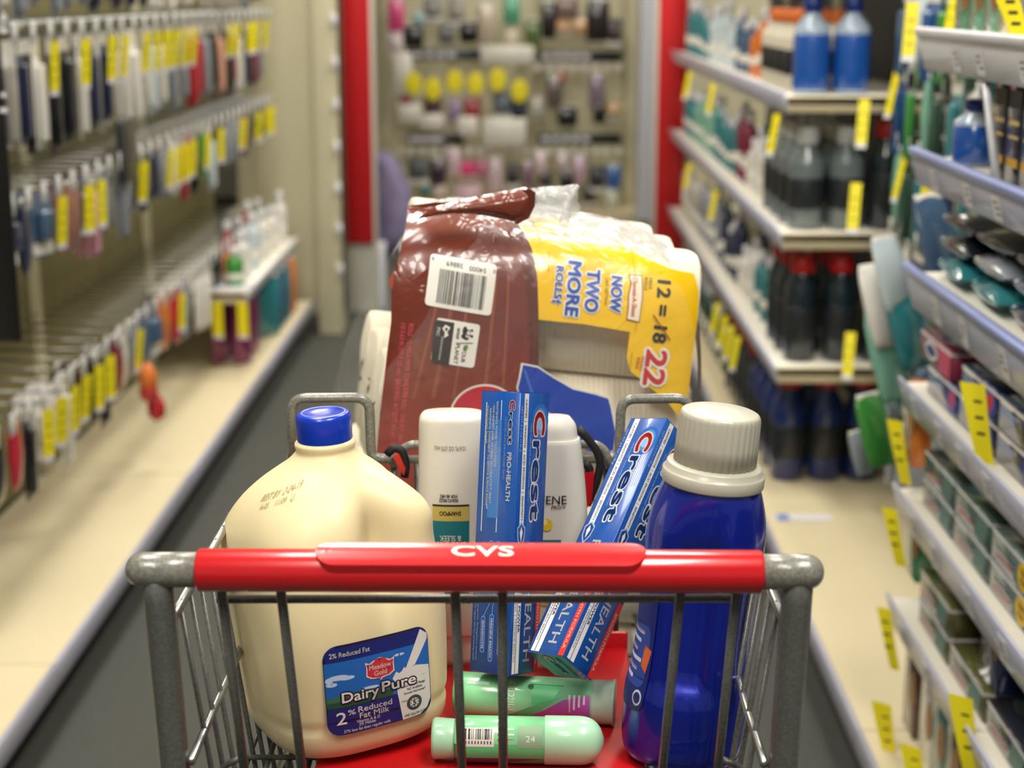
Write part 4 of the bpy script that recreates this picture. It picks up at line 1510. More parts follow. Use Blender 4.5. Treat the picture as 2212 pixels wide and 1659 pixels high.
rowsL = [
    (1.585, 'top', ['blue', 'grey', 'navy', 'white', 'tan', 'grey'], 'card', 2.62, 6.6, .118),
    (1.315, 'second', ['blue', 'tan', 'navy', 'white', 'black', 'white', 'navy', 'white', 'white', 'pale blue', 'white', 'grey', 'red', 'grey', 'peach', 'peach', 'red', 'navy', 'maroon', 'grey'], 'card', 2.9, 6.6, .125),
    (.985, 'third', ['teal', 'brown', 'navy', 'slate blue', 'dusty rose', 'pink', 'white', 'grey', 'black', 'slate blue', 'white', 'red', 'green', 'pale blue', 'black', 'grey', 'navy', 'maroon', 'dark green', 'navy'], 'mix', 2.85, 6.55, .11),
    (.562, 'lowest', ['dark green', 'teal', 'dusty rose', 'white', 'black', 'crimson', 'yellow', 'pink', 'brown', 'black', 'maroon', 'grey', 'slate blue', 'orange', 'crimson', 'grey', 'white', 'maroon', 'black', 'orange', 'green', 'purple', 'grey', 'yellow'], 'mix', 2.25, 6.4, .105)]
tagpx = {0: [210, 293, 430, 490, 565, 590], 1: [160, 180, 222, 275, 303, 330, 352, 370, 388, 415, 500, 515, 532, 545, 575], 2: [108, 172, 200, 283, 345, 362, 398, 435, 465, 515, 543, 583, 620], 3: [28, 45, 62, 100, 118, 137, 165, 200, 258, 358, 475, 555, 625]}
for ri, (z, rn, cols, kind, y0, y1, st) in enumerate(rowsL):
    tags = {}
    for px in tagpx[ri]:
        Y = at_x(px, XT)
        tags.setdefault(max(0, min(int((y1 - y0) / st), round((Y - y0) / st))), px)
    n = int((y1 - y0) / st) + 1
    for i in range(n):
        y = y0 + i * st
        c = cols[min(len(cols) - 1, int(i * len(cols) / n))]
        if rnd.random() < .18:
            c = rnd.choice(('grey', 'white', 'black', 'navy'))
        where = f'{ORD[i]} along the {rn} left hook row'
        dup(HOOK, (XLB, y, z), label=f'peg hook with label plate, {where}', category='peg hook', group=f'peg hooks of the {rn} row on the left')
        pk_ = CARD if kind == 'card' else rnd.choice((CARD, WIDE, POUCH, POUCH))
        nm = {CARD: 'carded pack', WIDE: 'wide carded pack', POUCH: 'pouch'}[pk_]
        s = rnd.uniform(.85, 1.05) * (1.05 if ri < 2 else 1.0)
        for q in range(2 if rnd.random() < .8 and ri and i < 17 else 1):
            x = XT - .035 - q * .045 - rnd.uniform(0, .02)
            if z < .7 and pk_ is CARD:
                s *= .95
            dup(pk_, (x, y, z - .002), (rad(rnd.uniform(-3, 3)), 0, rad(rnd.uniform(-14, 14))), (s, s, s * (1.05 if ri == 1 else 1)), lin4(c), label=f'{c} {nm} hanging {"in front" if q == 0 else "at the back"}, {where}', category='hanging pack', group=f'packs on the {rn} row on the left')
        if i in tags or (ri in (1, 2) and rnd.random() < .05):
            dup(TAG, (XT + .004, y + .001, z - .012), (0, rad(rnd.uniform(2, 9)), rad(rnd.uniform(-38, -18))), (1, 1, 1.0 if ri else 1.0), label=f'yellow sale tag below the label plate, {where}', category='price tag', group='yellow sale tags on the left')

# dark divider card and far display shelf with tubes, purple packs
b = MB()
b.box((-1.02, 0, 0), (.012, .16, .16), 'dark_goods', .004)
o = b.build('divider_card', None, label='dark grey square card between the second and third hook rows on the left', category='card')
o.location = (0, at_x(255, -1.02), at(255, 325, at_x(255, -1.02)).z)

def bottle_proto(name, h, r, body, capc, neck=.4, capn='cap', lab=None):
    o = empty(name, (0, 0, -20))
    b = MB()
    b.lathe([(r * .9, 0), (r, .006), (r, h * .62), (r * .96, h * .68), (r * neck, h * .80), (r * neck, h * .84)], 'tint_gloss' if body is None else body, n=20)
    x = b.build('bottle_body', o)
    b = MB()
    b.lathe([(r * neck * 1.15, h * .83), (r * neck * 1.2, h * .84), (r * neck * 1.15, h * .985), (r * neck * .9, h)], capc, n=20)
    y = b.build(capn, o)
    b = MB()
    l0, l1 = (.04, .60) if lab else (.2, .34 if body is None else .5)
    b.lathe([(r * 1.01, h * l0), (r * 1.02, h * (l0 + .005)), (r * 1.02, h * l1), (r * 1.01, h * (l1 + .005))], lab or ('print_white' if body is None else 'dark_goods'), n=20)
    z = b.build('label', o)
    PROTOS.append(o)
    return reg(o, x, y, z)
B_SMALL = bottle_proto('toiletry_bottle', .17, .026, None, 'tag_white')
B_BLUE = bottle_proto('mouthwash_bottle', .235, .044, hexmat('#a9bacb', .2, 1), hexmat('#10307e', .3), .42, lab=hexmat('#1450a4', .25, 1))
B_RED = bottle_proto('mouthwash_bottle', .27, .042, hexmat('#13252e', .2, 1), hexmat('#c01f22', .3), .62)
B_NAVY = bottle_proto('mouthwash_bottle', .30, .046, hexmat('#122a66', .2, 1), hexmat('#b01c22', .3), .55)
B_GREY = bottle_proto('mouthwash_bottle', .25, .045, hexmat('#6c7678', .2, 1), hexmat('#cfd2d2', .3), .5)
B_WHITE = bottle_proto('lotion_jug', .2, .045, hexmat('#d8d0ba', .35), hexmat('#e0742c', .3), .45)

def shelf(name, xf, xb, y0, y1, z, label, rail='rail_lavender', rh=.05, top=None, end=True, slope=0):
    o = empty(name, ((xf + xb) / 2, (y0 + y1) / 2, z), label=label, category='shelf')
    ox, oy = (xf + xb) / 2, (y0 + y1) / 2
    sg = 1 if xb > xf else -1
    b = MB()
    b.box((0, 0, -.012), (abs(xb - xf), y1 - y0, .022), 'shelf_white', .002, 1)
    b.box((0, y0 - oy + .006, -.02), (abs(xb - xf), .012, .04), 'cream_deck', .002, 1)
    b.build('shelf_board', o)
    b = MB()
    b.T = Matrix.Translation((xf - ox - sg * .006, 0, -.002)) @ Matrix.Rotation(rad(-14 * sg), 4, 'Y')
    b.box((0, 0, -rh / 2 + .012), (.005, y1 - y0, rh), rail, .0015, 1)
    if top:
        b.box((0, 0, .012), (.014, y1 - y0, .014), top, .004, 2)
    # small price labels set in the rail
    rr_ = random.Random(int(z * 1000) + int(y0 * 100))
    y = -(y1 - y0) / 2 + .08
    while y < (y1 - y0) / 2 - .06:
        b.box((-sg * .0032, y, -rh / 2 + .008), (.0008, .038, rh * .62), 'tag_white')
        for k in range(3):
            b.box((-sg * .0038, y + rr_.uniform(-.008, .008), -rh / 2 + .016 - k * .008), (.0004, .018, .0022), 'dark_goods')
        y += rr_.uniform(.12, .2)
    b.build('price_rail', o, label='price rail with small white labels')
    return o
# left far display shelf
s_ = shelf('display_shelf', -.945, -1.28, 5.35, 6.62, .43, 'white display shelf at the far end of the left shelving', 'rail_white', .05)
for i in range(9):
    c = ['white', 'red', 'pale blue', 'slate blue', 'white', 'crimson', 'white', 'green', 'white'][i]
    dup(B_SMALL, (-1.0 - (i % 2) * .07, 5.62 + i * .11, .43), None, (1.1, 1.1, 1.0 + .1 * (i % 3)), lin4(c), label=f'{c} labelled bottle, {ORD[i]} along the left display shelf', category='bottle', group='bottles on the left display shelf')
dup(B_SMALL, (-1.0, 5.46, .43), None, (1.2, 1.2, .8), lin4('green'), label='small green bottle at the near corner of the left display shelf', category='bottle')
b = MB()
b.box((-1.02, 5.44, .55), (.14, .14, .006), 'tag_clear', .002)
b.build('tray', None, label='clear tray edge above the small green bottle on the left display shelf', category='tray').location = (0, 0, -.116)
for i in range(6):
    dup(POUCH, (-.985 - (i % 2) * .08, 5.47 + (i // 2) * .09, .40), (0, 0, rad(-60 + 20 * (i % 3))), (1.3, .8, 1.42), lin4('purple'), label=f'dark purple pouch, {ORD[i]} hanging under the left display shelf', category='hanging pack', group='purple pouches under the left display shelf')
for i in range(4):
    dup(POUCH, (-.97, 5.95 + i * .14, .39), (0, 0, rad(-50)), (1.5, 1.2, 1.35), lin4(['teal', 'slate blue', 'teal', 'orange'][i]), label=f'{["teal","slate blue","teal","orange"][i]} pouch, {["nearest","second","third","farthest"][i]} of four beyond the purple pouches', category='hanging pack')
for px, py in ((475, 642), (552, 642)):
    y = at_x(px, -.95) if px < 500 else 5.38
    dup(TAG, (-.955 if px > 500 else -1.04, 5.33, .40), (0, 0, rad(70)), (1, 1.3, 1.1), label=f'yellow sale tag at the {"left" if px < 500 else "right"} of the purple pouches', category='price tag')
b = MB()
for k in range(3):
    b.lathe([(.004, -.05), (.04, -.03), (.045, 0), (.03, .03), (.006, .05)], [hexmat('#d9752c', .4), hexmat('#c03a34', .4), hexmat('#b4212c', .4)][k], (-1.0, 0, -.04 * k), 14)
    b.T = Matrix.Translation((.02 * k, .05 * k, -.03 * k))
o = b.build('toy_pack', None, label='orange and red rounded toy pack hanging in the lowest left row', category='hanging pack')
o.location = (-.45, 4.15, .42)
o.scale = (.55, .55, .8)
# ------------------------------------------------------------------ right gondola
XRF, XRB = .586, 1.03
for i, (y0, y1) in enumerate(((1.25, 2.62), (2.62, 3.9), (3.9, 5.5), (5.5, 7.1))):
    gondola(y0, y1, XRF, XRB, .15, 2.1, board='board_dark', label='right aisle shelving bay ' + ('nearest, holding toothpaste boxes', 'next, hung with toothbrush cards', 'third, with mouthwash bottles', 'at the far end before the red panel')[i])
NX = .62
near = [(1.335, 'topmost', 'rail_white', .06, 'rail_white'), (1.15, 'second highest', 'rail_lavender', .055, 'rail_blue'), (.965, 'third highest', 'rail_lavender', .07, 'rail_blue'), (.782, 'fourth highest', 'rail_lavender', .055, None), (.60, 'fifth highest', 'rail_lavender', .062, None), (.405, 'lowest', 'rail_lavender', .062, None)]
for z, nm, rm, rh, tp in near:
    shelf('shelf', NX, 1.0, 1.30, 2.60, z, f'{nm} white shelf of the nearest right shelving bay', rm, rh, tp)
def box_proto(name, d, art=None, stripe=None):
    o = empty(name, (0, 0, -20))
    b = MB()
    b.box((0, 0, d[2] / 2), d, 'tint_gloss', .0012, 1)
    if stripe:
        b.box((0, 0, d[2] - .004), (d[0] + .0012, d[1] + .0008, .0035), stripe)
    if art:
        P = Print()
        art(P)
        # the side facing the aisle (-x): art in mm, x from far end to near end, y from top
        P.emit(b, lambda x, y, l: Vector((-d[0] / 2 - .0004 - l * .0002, d[1] / 2 - x / 1000, d[2] - y / 1000)))
    k = b.build('carton', o)
    PROTOS.append(o)
    return reg(o, k)
def a_hearts(P):
    P.rect(6, 6, 60, 9, 'print_white', 0)
    P.rect(6, 13, 90, 16, hexmat('#9db0dc'), 0)
    P.rect(6, 20, 74, 22, hexmat('#9db0dc'), 0)
    P.disc(150, 22, 26, 20, hexmat('#1c4aa4'), 0)
    for dx in (-7, 7):
        P.disc(150 + dx, 18, 9, 9, hexmat('#c63240'), 1)
    P.poly([(135, 21), (165, 21), (150, 40)], hexmat('#c63240'), 1)
def a_senso(P):
    P.text('Sensodyne', 60, 18, 11, hexmat('#dfe6e0'), 0, w=80, bold=.02)
    P.rect(20, 30, 96, 33, hexmat('#c4283c'), 0)
    P.poly([(120, 4), (176, 4), (160, 40), (104, 40)], hexmat('#55766a'), 0)
def a_value(P):
    a_senso(P)
    P.disc(146, 22, 26, 19, hexmat('#e0b41c'), 1)
    P.text('Value', 146, 16, 8, hexmat('#4a3a10'), 2, w=26, bold=.02)
    P.text('Pack', 146, 28, 8, hexmat('#4a3a10'), 2, w=22, bold=.02)
def a_pron(P):
    P.text('Pronamel', 26, 70, 14, 'print_white', 0, rot=-90, w=90, bold=.02)
    P.disc(66, 60, 24, 34, hexmat('#8a5a24'), 0)
def a_pink(P):
    P.disc(70, 22, 40, 14, hexmat('#dfe2e6'), 0)
    P.disc(70, 22, 30, 9, hexmat('#3a4a74'), 1)
    P.rect(120, 4, 186, 42, hexmat('#c4506a'), 0)
def a_gold(P):
    P.rect(4, 10, 56, 34, hexmat('#1c1a18'), 0)
    P.rect(8, 50, 52, 56, hexmat('#c8b070'), 0)
    P.rect(8, 70, 52, 74, hexmat('#c8b070'), 0)
    P.rect(4, 100, 56, 112, hexmat('#c89a24'), 0)
BX_H = box_proto('toothpaste_box', (.05, .19, .045), a_hearts, 'print_white')
BX_S = box_proto('toothpaste_box', (.05, .185, .045), a_senso, 'tag_white')
BX_V = box_proto('toothpaste_box', (.05, .185, .045), a_value, 'tag_white')
BX_P = box_proto('toothpaste_box', (.05, .19, .045), a_pink, 'tag_white')
BX_T = box_proto('toothpaste_box', (.06, .085, .14), a_pron)
BX_G = box_proto('whitening_kit', (.05, .06, .135), a_gold)
def place(proto, x, y, z, c, label, rot=0, cat='box', scale=None, group=None):
    kw = dict(label=label, category=cat)
    if group:
        kw['group'] = group
    return dup(proto, (x, y, z), (0, 0, rad(rot)), scale, c if isinstance(c, tuple) else lin(c), **kw)
ZS = {nm: z for z, nm, *_ in near}
BXX = NX + .045
def stack(proto, ys, z, n, col, what, where, group, h=.0455, depth=2):
    for i, y in enumerate(ys):
        for k in range(n[i] if isinstance(n, list) else n):
            for q in range(depth):
                place(proto, BXX + q * .056, y + rnd.uniform(-.004, .004), z + k * h, col, f'{["bottom","second","third"][k]} {"front" if q == 0 else "rear"} {what}, {ORD[i]} from the far end, {where}', group=group)
stack(BX_H, [2.43, 2.235, 2.04, 1.845], ZS['fourth highest'] + .001, [1, 2, 2, 2], '#182456', 'navy box with red heart', 'fourth highest near shelf', 'navy toothpaste boxes')
place(BX_P, BXX, 2.49, ZS['fourth highest'] + .047, '#8c2c48', 'pink and red toothpaste box with oval emblem on the fourth highest near shelf')
stack(BX_S, [2.42, 2.225], ZS['fifth highest'] + .001, [2, 1], '#4c5c58', 'grey green box', 'fifth highest near shelf', 'grey green toothpaste boxes')
place(BX_S, BXX, 2.225, ZS['fifth highest'] + .047, '#3e5a4c', 'green lidded toothpaste box in the middle of the fifth highest near shelf')
for k in range(2):
    for i, y in enumerate((2.03, 1.835)):
        place(BX_V, BXX, y, ZS['fifth highest'] + .001 + k * .0455, '#5a6b66', f'{"lower" if k == 0 else "upper"} grey box with yellow burst, {"farther" if i == 0 else "nearer"} pair, fifth highest near shelf', group='value pack toothpaste boxes')
stack(BX_S, [2.40, 2.20], ZS['lowest'] + .001, [2, 1], '#56552e', 'olive and black box', 'lowest near shelf', 'olive toothpaste boxes')
stack(BX_S, [2.0], ZS['lowest'] + .001, 1, '#23252e', 'dark box', 'lowest near shelf', 'dark toothpaste boxes')
place(BX_T, BXX + .015, 2.13, ZS['lowest'] + .05, '#1c2c54', 'upright navy box with brown oval and white vertical lettering, lowest near shelf')
for i, y in enumerate((2.27, 2.20, 2.13, 2.06)):
    place(BX_G, BXX + .012, y, ZS['second highest'] + .001, '#15172c', f'tall navy and gold box, {ORD[i]} from the far end on the second highest near shelf', group='navy and gold boxes')
for i, (y, c, n_) in enumerate(((2.52, '#4b8a68', 'green'), (2.44, '#5fa07c', 'light green'), (2.36, '#74a488', 'pale green'), (2.28, '#c8bc6c', 'yellowish'), (2.20, '#8a8c9c', 'grey'), (2.12, '#4b8a68', 'deep green'))):
    place(BX_T, BXX + .02, y, ZS['topmost'] + .001, c, f'{n_} upright box standing on the topmost near shelf', scale=(1, .85, .85))
# lotion caps / jars on the second shelf, dispenser wand
dup(B_BLUE, (BXX + .01, 2.47, ZS['second highest']), None, (.75, .75, .42), label='short blue jar at the far end of the second highest near shelf', category='jar')
dup(B_SMALL, (BXX + .04, 2.40, ZS['second highest']), None, (.8, .8, .9), lin4('slate blue'), label='slim slate blue bottle on the second highest near shelf', category='bottle')
b = MB()
b.tube([(.628, 2.18, 1.16), (.630, 2.24, 1.235), (.632, 2.28, 1.29)], .006, 'tag_clear', 10)
b.build('shelf_pusher', None, label='slanting grey plastic rod on the second highest near shelf', category='rod')
# pouches lying on the third shelf
cols3 = ['teal', 'black', 'navy', 'teal', 'grey', 'black', 'navy', 'slate blue', 'black']
FLAT = Matrix(((0, 1, 0), (0, 0, 1), (1, 0, 0))).to_euler()
for i in range(9):
    z = ZS['third highest'] + .02 + (i % 3) * .036
    y = 2.5 - (i // 3) * .2
    c = cols3[i]
    dup(POUCH, (BXX + .03, y + .08, z), (FLAT.x, FLAT.y, FLAT.z + rad(4 * (i % 3) - 4)), (1.1, .95, 1.05), lin4(c), label=f'glossy {c} pouch lying {["at the bottom","in the middle","on top"][i % 3]} of the {["far","middle","near"][i // 3]} pile, third highest near shelf', category='pouch')
# orange pack and small goods at the shelf ends
place(BX_T, .66, 2.64, .63, '#d87a24', 'orange pack hanging at the far end of the fifth highest near shelf', scale=(.5, .7, 1.0))
place(BX_T, .68, 2.66, .42, '#2c7a4a', 'green pack hanging at the far end of the lowest near shelf', scale=(.5, .8, .8))
lowc = [('brown', 2.62), ('white', 2.5), ('teal', 2.42), ('navy', 2.33), ('grey', 2.24), ('crimson', 2.15), ('black', 2.05), ('mint', 1.95), ('navy', 1.86)]
for i, (c, y) in enumerate(lowc):
    place(BX_T, BXX + .03, y, .15, rev[c], f'{c} upright box, {ORD[i]} from the far end on the nearest right base deck', scale=(1, .9, 1.05))
# yellow curled tags on the near rails
for i, (px, py, w_, l_, bend) in enumerate(((1985, 1535, 1.3, 1.15, .3), (2060, 1628, 1.3, 1.0, .3), (2172, 1520, 1.3, 1.3, .3), (2150, 845, 1.3, 1.25, .25), (1958, 925, 1.0, 1.2, .2), (1912, 1115, 1.0, 1.1, .2), (1892, 1330, .9, 1.2, .2), (2160, -6, 1.2, .8, 0))):
    y = min(2.585, at_x(px, NX - .02))
    z = at(px, py - 18, y).z
    rg = []
    b = MB()
    n = 10
    pts = []
    L_ = .085 * l_
    vs = []
    for k in range(n + 1):
        t = k / n
        hx = -.004 - .035 * bend * math.sin(t * 1.8)
        wv = .014 * w_ * (1 - .35 * t)
        vs += [(hx, -wv - .03 * t, -L_ * t), (hx, wv - .03 * t, -L_ * t)]
    vs2 = [(x + .0008, y_, z_) for x, y_, z_ in vs]
    fs = [(2 * k, 2 * k + 1, 2 * k + 3, 2 * k + 2) for k in range(n)]
    b.add(vs, fs, 'tag_yellow', True)
    b.add(vs2, fs, 'tag_yellow', True)
    for k in range(2, 8, 2):
        x, y_, z_ = vs[2 * k]
        b.add([(x - .0006, y_ + .006, z_), (x - .0006, y_ + .018, z_), (x - .0006, y_ + .018, z_ - .004), (x - .0006, y_ + .006, z_ - .004)], [(0, 1, 2, 3)], 'dark_goods')
    o = b.build('price_tag', None, label='curled yellow sale tag on the near right rails, ' + ('large one at the bottom, left', 'at the very bottom edge', 'at the bottom right', 'beside the navy heart boxes', 'above the orange pack', 'left of the grey green boxes', 'narrow one left of the lowest shelf', 'beside the green upright boxes')[i], category='price tag', group='yellow sale tags on the near right rails')
    o.location = (NX - .014, y, z)
    o.rotation_euler = (0, 0, rad(52))

# ---- pegged bay with toothbrush cards
rowsR = [(1.42, 'top'), (1.24, 'second'), (1.06, 'third'), (.86, 'fourth'), (.66, 'fifth'), (.47, 'lowest')]
palR = ['teal', 'dark green', 'pale blue', 'navy', 'mint', 'slate blue', 'white', 'green', 'black', 'teal', 'blue']
for ri, (z, rn) in enumerate(rowsR):
    for i in range(10):
        y = 2.72 + i * .122
        xt = XRB - .19
        where = f'{ORD[i]} from the near end, {rn} toothbrush row'
        h = dup(HOOK_S, (XRB, y, z), (0, 0, math.pi), label=f'peg hook with white label plate, {where}', category='peg hook', group=f'peg hooks of the toothbrush bay, {rn} row')
        c = palR[(i * 3 + ri * 5) % len(palR)] if not (ri == 5) else 'grey'
        if ri == 3 and i < 4:
            c = ['blue', 'white', 'pale blue', 'teal'][i]
        if ri == 4 and i < 5:
            c = ['mint', 'dark green', 'white', 'green', 'mint'][i]
        pk_ = (CARD, CARD, POUCH)[(i + ri) % 3]
        for q in range(2 if i < 3 else 1):
            dup(pk_, (xt + .03 + q * .05, y, z - .004), (rad(rnd.uniform(-4, 4)), 0, math.pi + rad(rnd.uniform(-18, 18))), (1, 1.05, .92 if pk_ is CARD else 1.1), lin4(c), label=f'{c} {"toothbrush card" if pk_ is CARD else "floss pouch"} hanging {"in front" if q == 0 else "behind"}, {where}', category='hanging pack', group='packs in the toothbrush bay')
        if (i * 3 + ri * 2) % 7 == 1 or (ri == 2 and i in (6, 8)):
            dup(TAG, (xt + .014, y, z - .012), (0, rad(-12), math.pi + rad(rnd.uniform(10, 40))), (1, .85, .95), label=f'yellow sale tag hanging on the hook, {where}', category='price tag', group='yellow sale tags in the toothbrush bay')
# larger packs bulging out of the bay
for i, (px, py, c, s) in enumerate(((1905, 560, 'pale blue', .9), (1880, 620, 'white', 1.0), (1895, 720, 'mint', 1.1), (1935, 640, 'teal', 1.15), (1870, 900, 'green', .9), (1845, 980, 'grey', .55), (2000, 470, 'slate blue', 1.1))):
    y = 2.9
    x = at(px, py, y).x
    dup(POUCH, (x, y, at(px, py - 50, y).z), (0, rad(20), math.pi + rad(-50)), (s, s, s * .9), lin4(c), label=f'{c} bulging pack sticking out of the toothbrush bay, {ORD[i]} from top left', category='hanging pack')

# ---- far bays with bottles
fz = [(1.165, 'upper'), (.835, 'middle'), (.50, 'lower')]
for z, nm in fz:
    shelf('shelf', .62, 1.0, 3.93, 7.08, z, f'{nm} white shelf of the far right bays with bottles', 'rail_lavender', .055)
tall = [(1.50, 'top')]
shelf('shelf', .66, 1.0, 3.93, 7.08, 1.52, 'top white shelf of the far right bays, above the orange jugs', 'rail_lavender', .05)
def col_b(c):
    return lin4(c)
def rowb(z, nm, first, seq, y0=4.0):
    """first = prototypes of the bottles at the near end, two or three deep; seq then runs on along the rail"""
    for i, (p, c, nm2) in enumerate(first):
        dup(p, (.69 + .098 * i, y0 + .03, z + .001), (0, 0, rad(90)), None, c and col_b(c), label=f'{nm2}, {["aisle side","middle","rear"][i]} of near end, {nm} far right shelf', category='bottle')
    for i, (p, c, nm2) in enumerate(seq):
        y = y0 + .16 + i * .125 + rnd.uniform(-.012, .012)
        if y > 7.0:
            break
        for q in range(2 if i < 10 else 1):
            dup(p, (.685 + .1 * q, y, z + .001), (0, 0, rad(20 * i)), ((1, 1, rnd.uniform(.8, 1.45)) if p is S else None), c and col_b(c), label=f'{nm2}, {"front" if q == 0 else "rear"} row, {ORD[i + 1]} along the {nm} far right shelf', category='bottle', group=f'bottles of the {nm} far right shelf')
S = B_SMALL
rowb(1.165, 'upper', [(B_BLUE, None, 'blue mouthwash bottle with dark cap'), (B_BLUE, None, 'blue mouthwash bottle with dark cap')], [(B_WHITE, None, 'cream jug with orange cap')] * 4 + [(S, 'orange', 'orange bottle')] * 3 + [(S, 'slate blue', 'slate blue bottle')] * 3 + [(S, 'pale blue', 'pale blue bottle')] * 6 + [(S, 'teal', 'teal bottle')] * 8)
rowb(.835, 'middle', [(B_GREY, None, 'grey mouthwash bottle with dark label'), (B_GREY, None, 'grey mouthwash bottle with dark label'), (B_RED, None, 'black mouthwash bottle')], [(B_GREY, None, 'grey mouthwash bottle')] * 3 + [(S, 'white', 'white bottle')] * 4 + [(S, 'maroon', 'maroon bottle')] * 2 + [(S, 'teal', 'teal bottle')] * 5 + [(S, 'mint', 'mint bottle')] * 6 + [(S, 'teal', 'teal bottle')] * 4)
rowb(.50, 'lower', [(B_RED, None, 'dark green mouthwash bottle with red cap'), (B_RED, None, 'dark green mouthwash bottle with red cap'), (B_RED, None, 'dark green mouthwash bottle with red cap')], [(B_RED, None, 'dark mouthwash bottle with red cap')] * 2 + [(S, 'teal', 'teal bottle')] * 3 + [(S, 'white', 'white bottle')] * 3 + [(S, 'navy', 'navy bottle')] * 4 + [(S, 'grey', 'grey bottle')] * 6 + [(S, 'tan', 'tan bottle')] * 5)
rowb(.15, 'base', [(B_NAVY, None, 'navy mouthwash bottle with red cap'), (B_NAVY, None, 'navy mouthwash bottle with red cap'), (B_NAVY, None, 'navy mouthwash bottle with red cap')], [(B_NAVY, None, 'navy mouthwash bottle')] * 3 + [(B_RED, None, 'dark mouthwash bottle')] * 5 + [(S, 'dark green', 'dark green bottle')] * 8 + [(S, 'navy', 'navy bottle')] * 6, 4.12)
for i, (px, z) in enumerate(((1495, 1.15), (1548, 1.15), (1690, 1.15), (1590, .48), (1572, .48), (1605, .48), (1620, .48), (1560, .82), (1500, .82))):
    y = min(6.9, at_x(px, .605))
    dup(TAG, (.604, y, z - .03), (0, rad(-12), math.pi + rad(30)), (1, .85, .9), label=f'yellow sale tag on the {"upper" if z > 1 else "middle" if z > .6 else "lower"} far right rail, {["farthest","second farthest","nearest","second nearest","fourth nearest","third nearest of the low ones","nearest of the low ones","nearer one","farther one"][i]}', category='price tag', group='yellow sale tags on the far right rails')
for i, (px, py, Y) in enumerate(((1868, 215, 3.85), (1850, 395, 3.6), (1838, 718, 3.85), (1972, 5, 3.2))):
    p = at(px, py, Y)
    dup(TAG, p, (0, rad(-15), math.pi + rad(70)), (1, .8, 1.0), label=f'yellow sale tag, far end of the toothbrush bay, {["beside the blue bottles","at mid height","above the lower cream shelf end","at the top edge"][i]}', category='price tag')
# paper scrap on the base deck
b = MB()
b.box((0, 0, 0), (.14, .05, .0015), 'tag_white')
b.box((-.05, 0, .001), (.03, .045, .001), hexmat('#6f86c8'))
b.build('leaflet', None, label='small white and blue leaflet lying on the cream base deck on the right', category='leaflet').location = (at_z(1735, 1118, .152).x, at_z(1735, 1118, .152).y, .152)

# ------------------------------------------------------------------ accessory gondola across the aisle end
YB = 9.5
o = empty('shelving_unit', (0, YB, 0), label='beige accessory wall across the end of the aisle, facing the camera', category='shelving')
b = MB()
b.box((0, .03, 1.2), (3.4, .03, 2.2), 'column_cream')
b.build('back_board', o)
for px in (1362, 838, 1180, 640):
    b = MB()
    b.box((at(px, 200, YB).x, 0, 1.2), (.07, .06, 2.2), 'column_cream', .005)
    b.build('upright', o)
b = MB()
b.box((0, -.2, .1), (3.4, .45, .2), 'cream_deck')
b.build('base_deck', o)
b = MB()
b.box((at(1398, 200, 8.9).x, 8.9, 1.3), (.10, .2, 2.2), 'rail_white', .01)
b.build('display_partition', None, label='white upright panel left of the right red panel', category='partition')
for px0, px1, py in ((1162, 1342, 122), (880, 1000, 300), (1160, 1342, 300), (860, 1060, 118)):
    a, c = at(px0, py, 9.3), at(px1, py, 9.3)
    bb = MB()
    bb.box(((a.x + c.x) / 2, 9.3, a.z), (c.x - a.x, .02, .06), 'dark_goods', .003, 1)
    for k in range(5):
        bb.box((a.x + (c.x - a.x) * (.1 + .12 * k), 9.288, a.z), (.04, .004, .03), 'tag_white')
    bb.build('name_bar', None, label=f'dark label bar with pale lettering on the accessory wall, {"upper" if py < 200 else "lower"} {"right" if px0 > 1100 else "left"}', category='label bar')
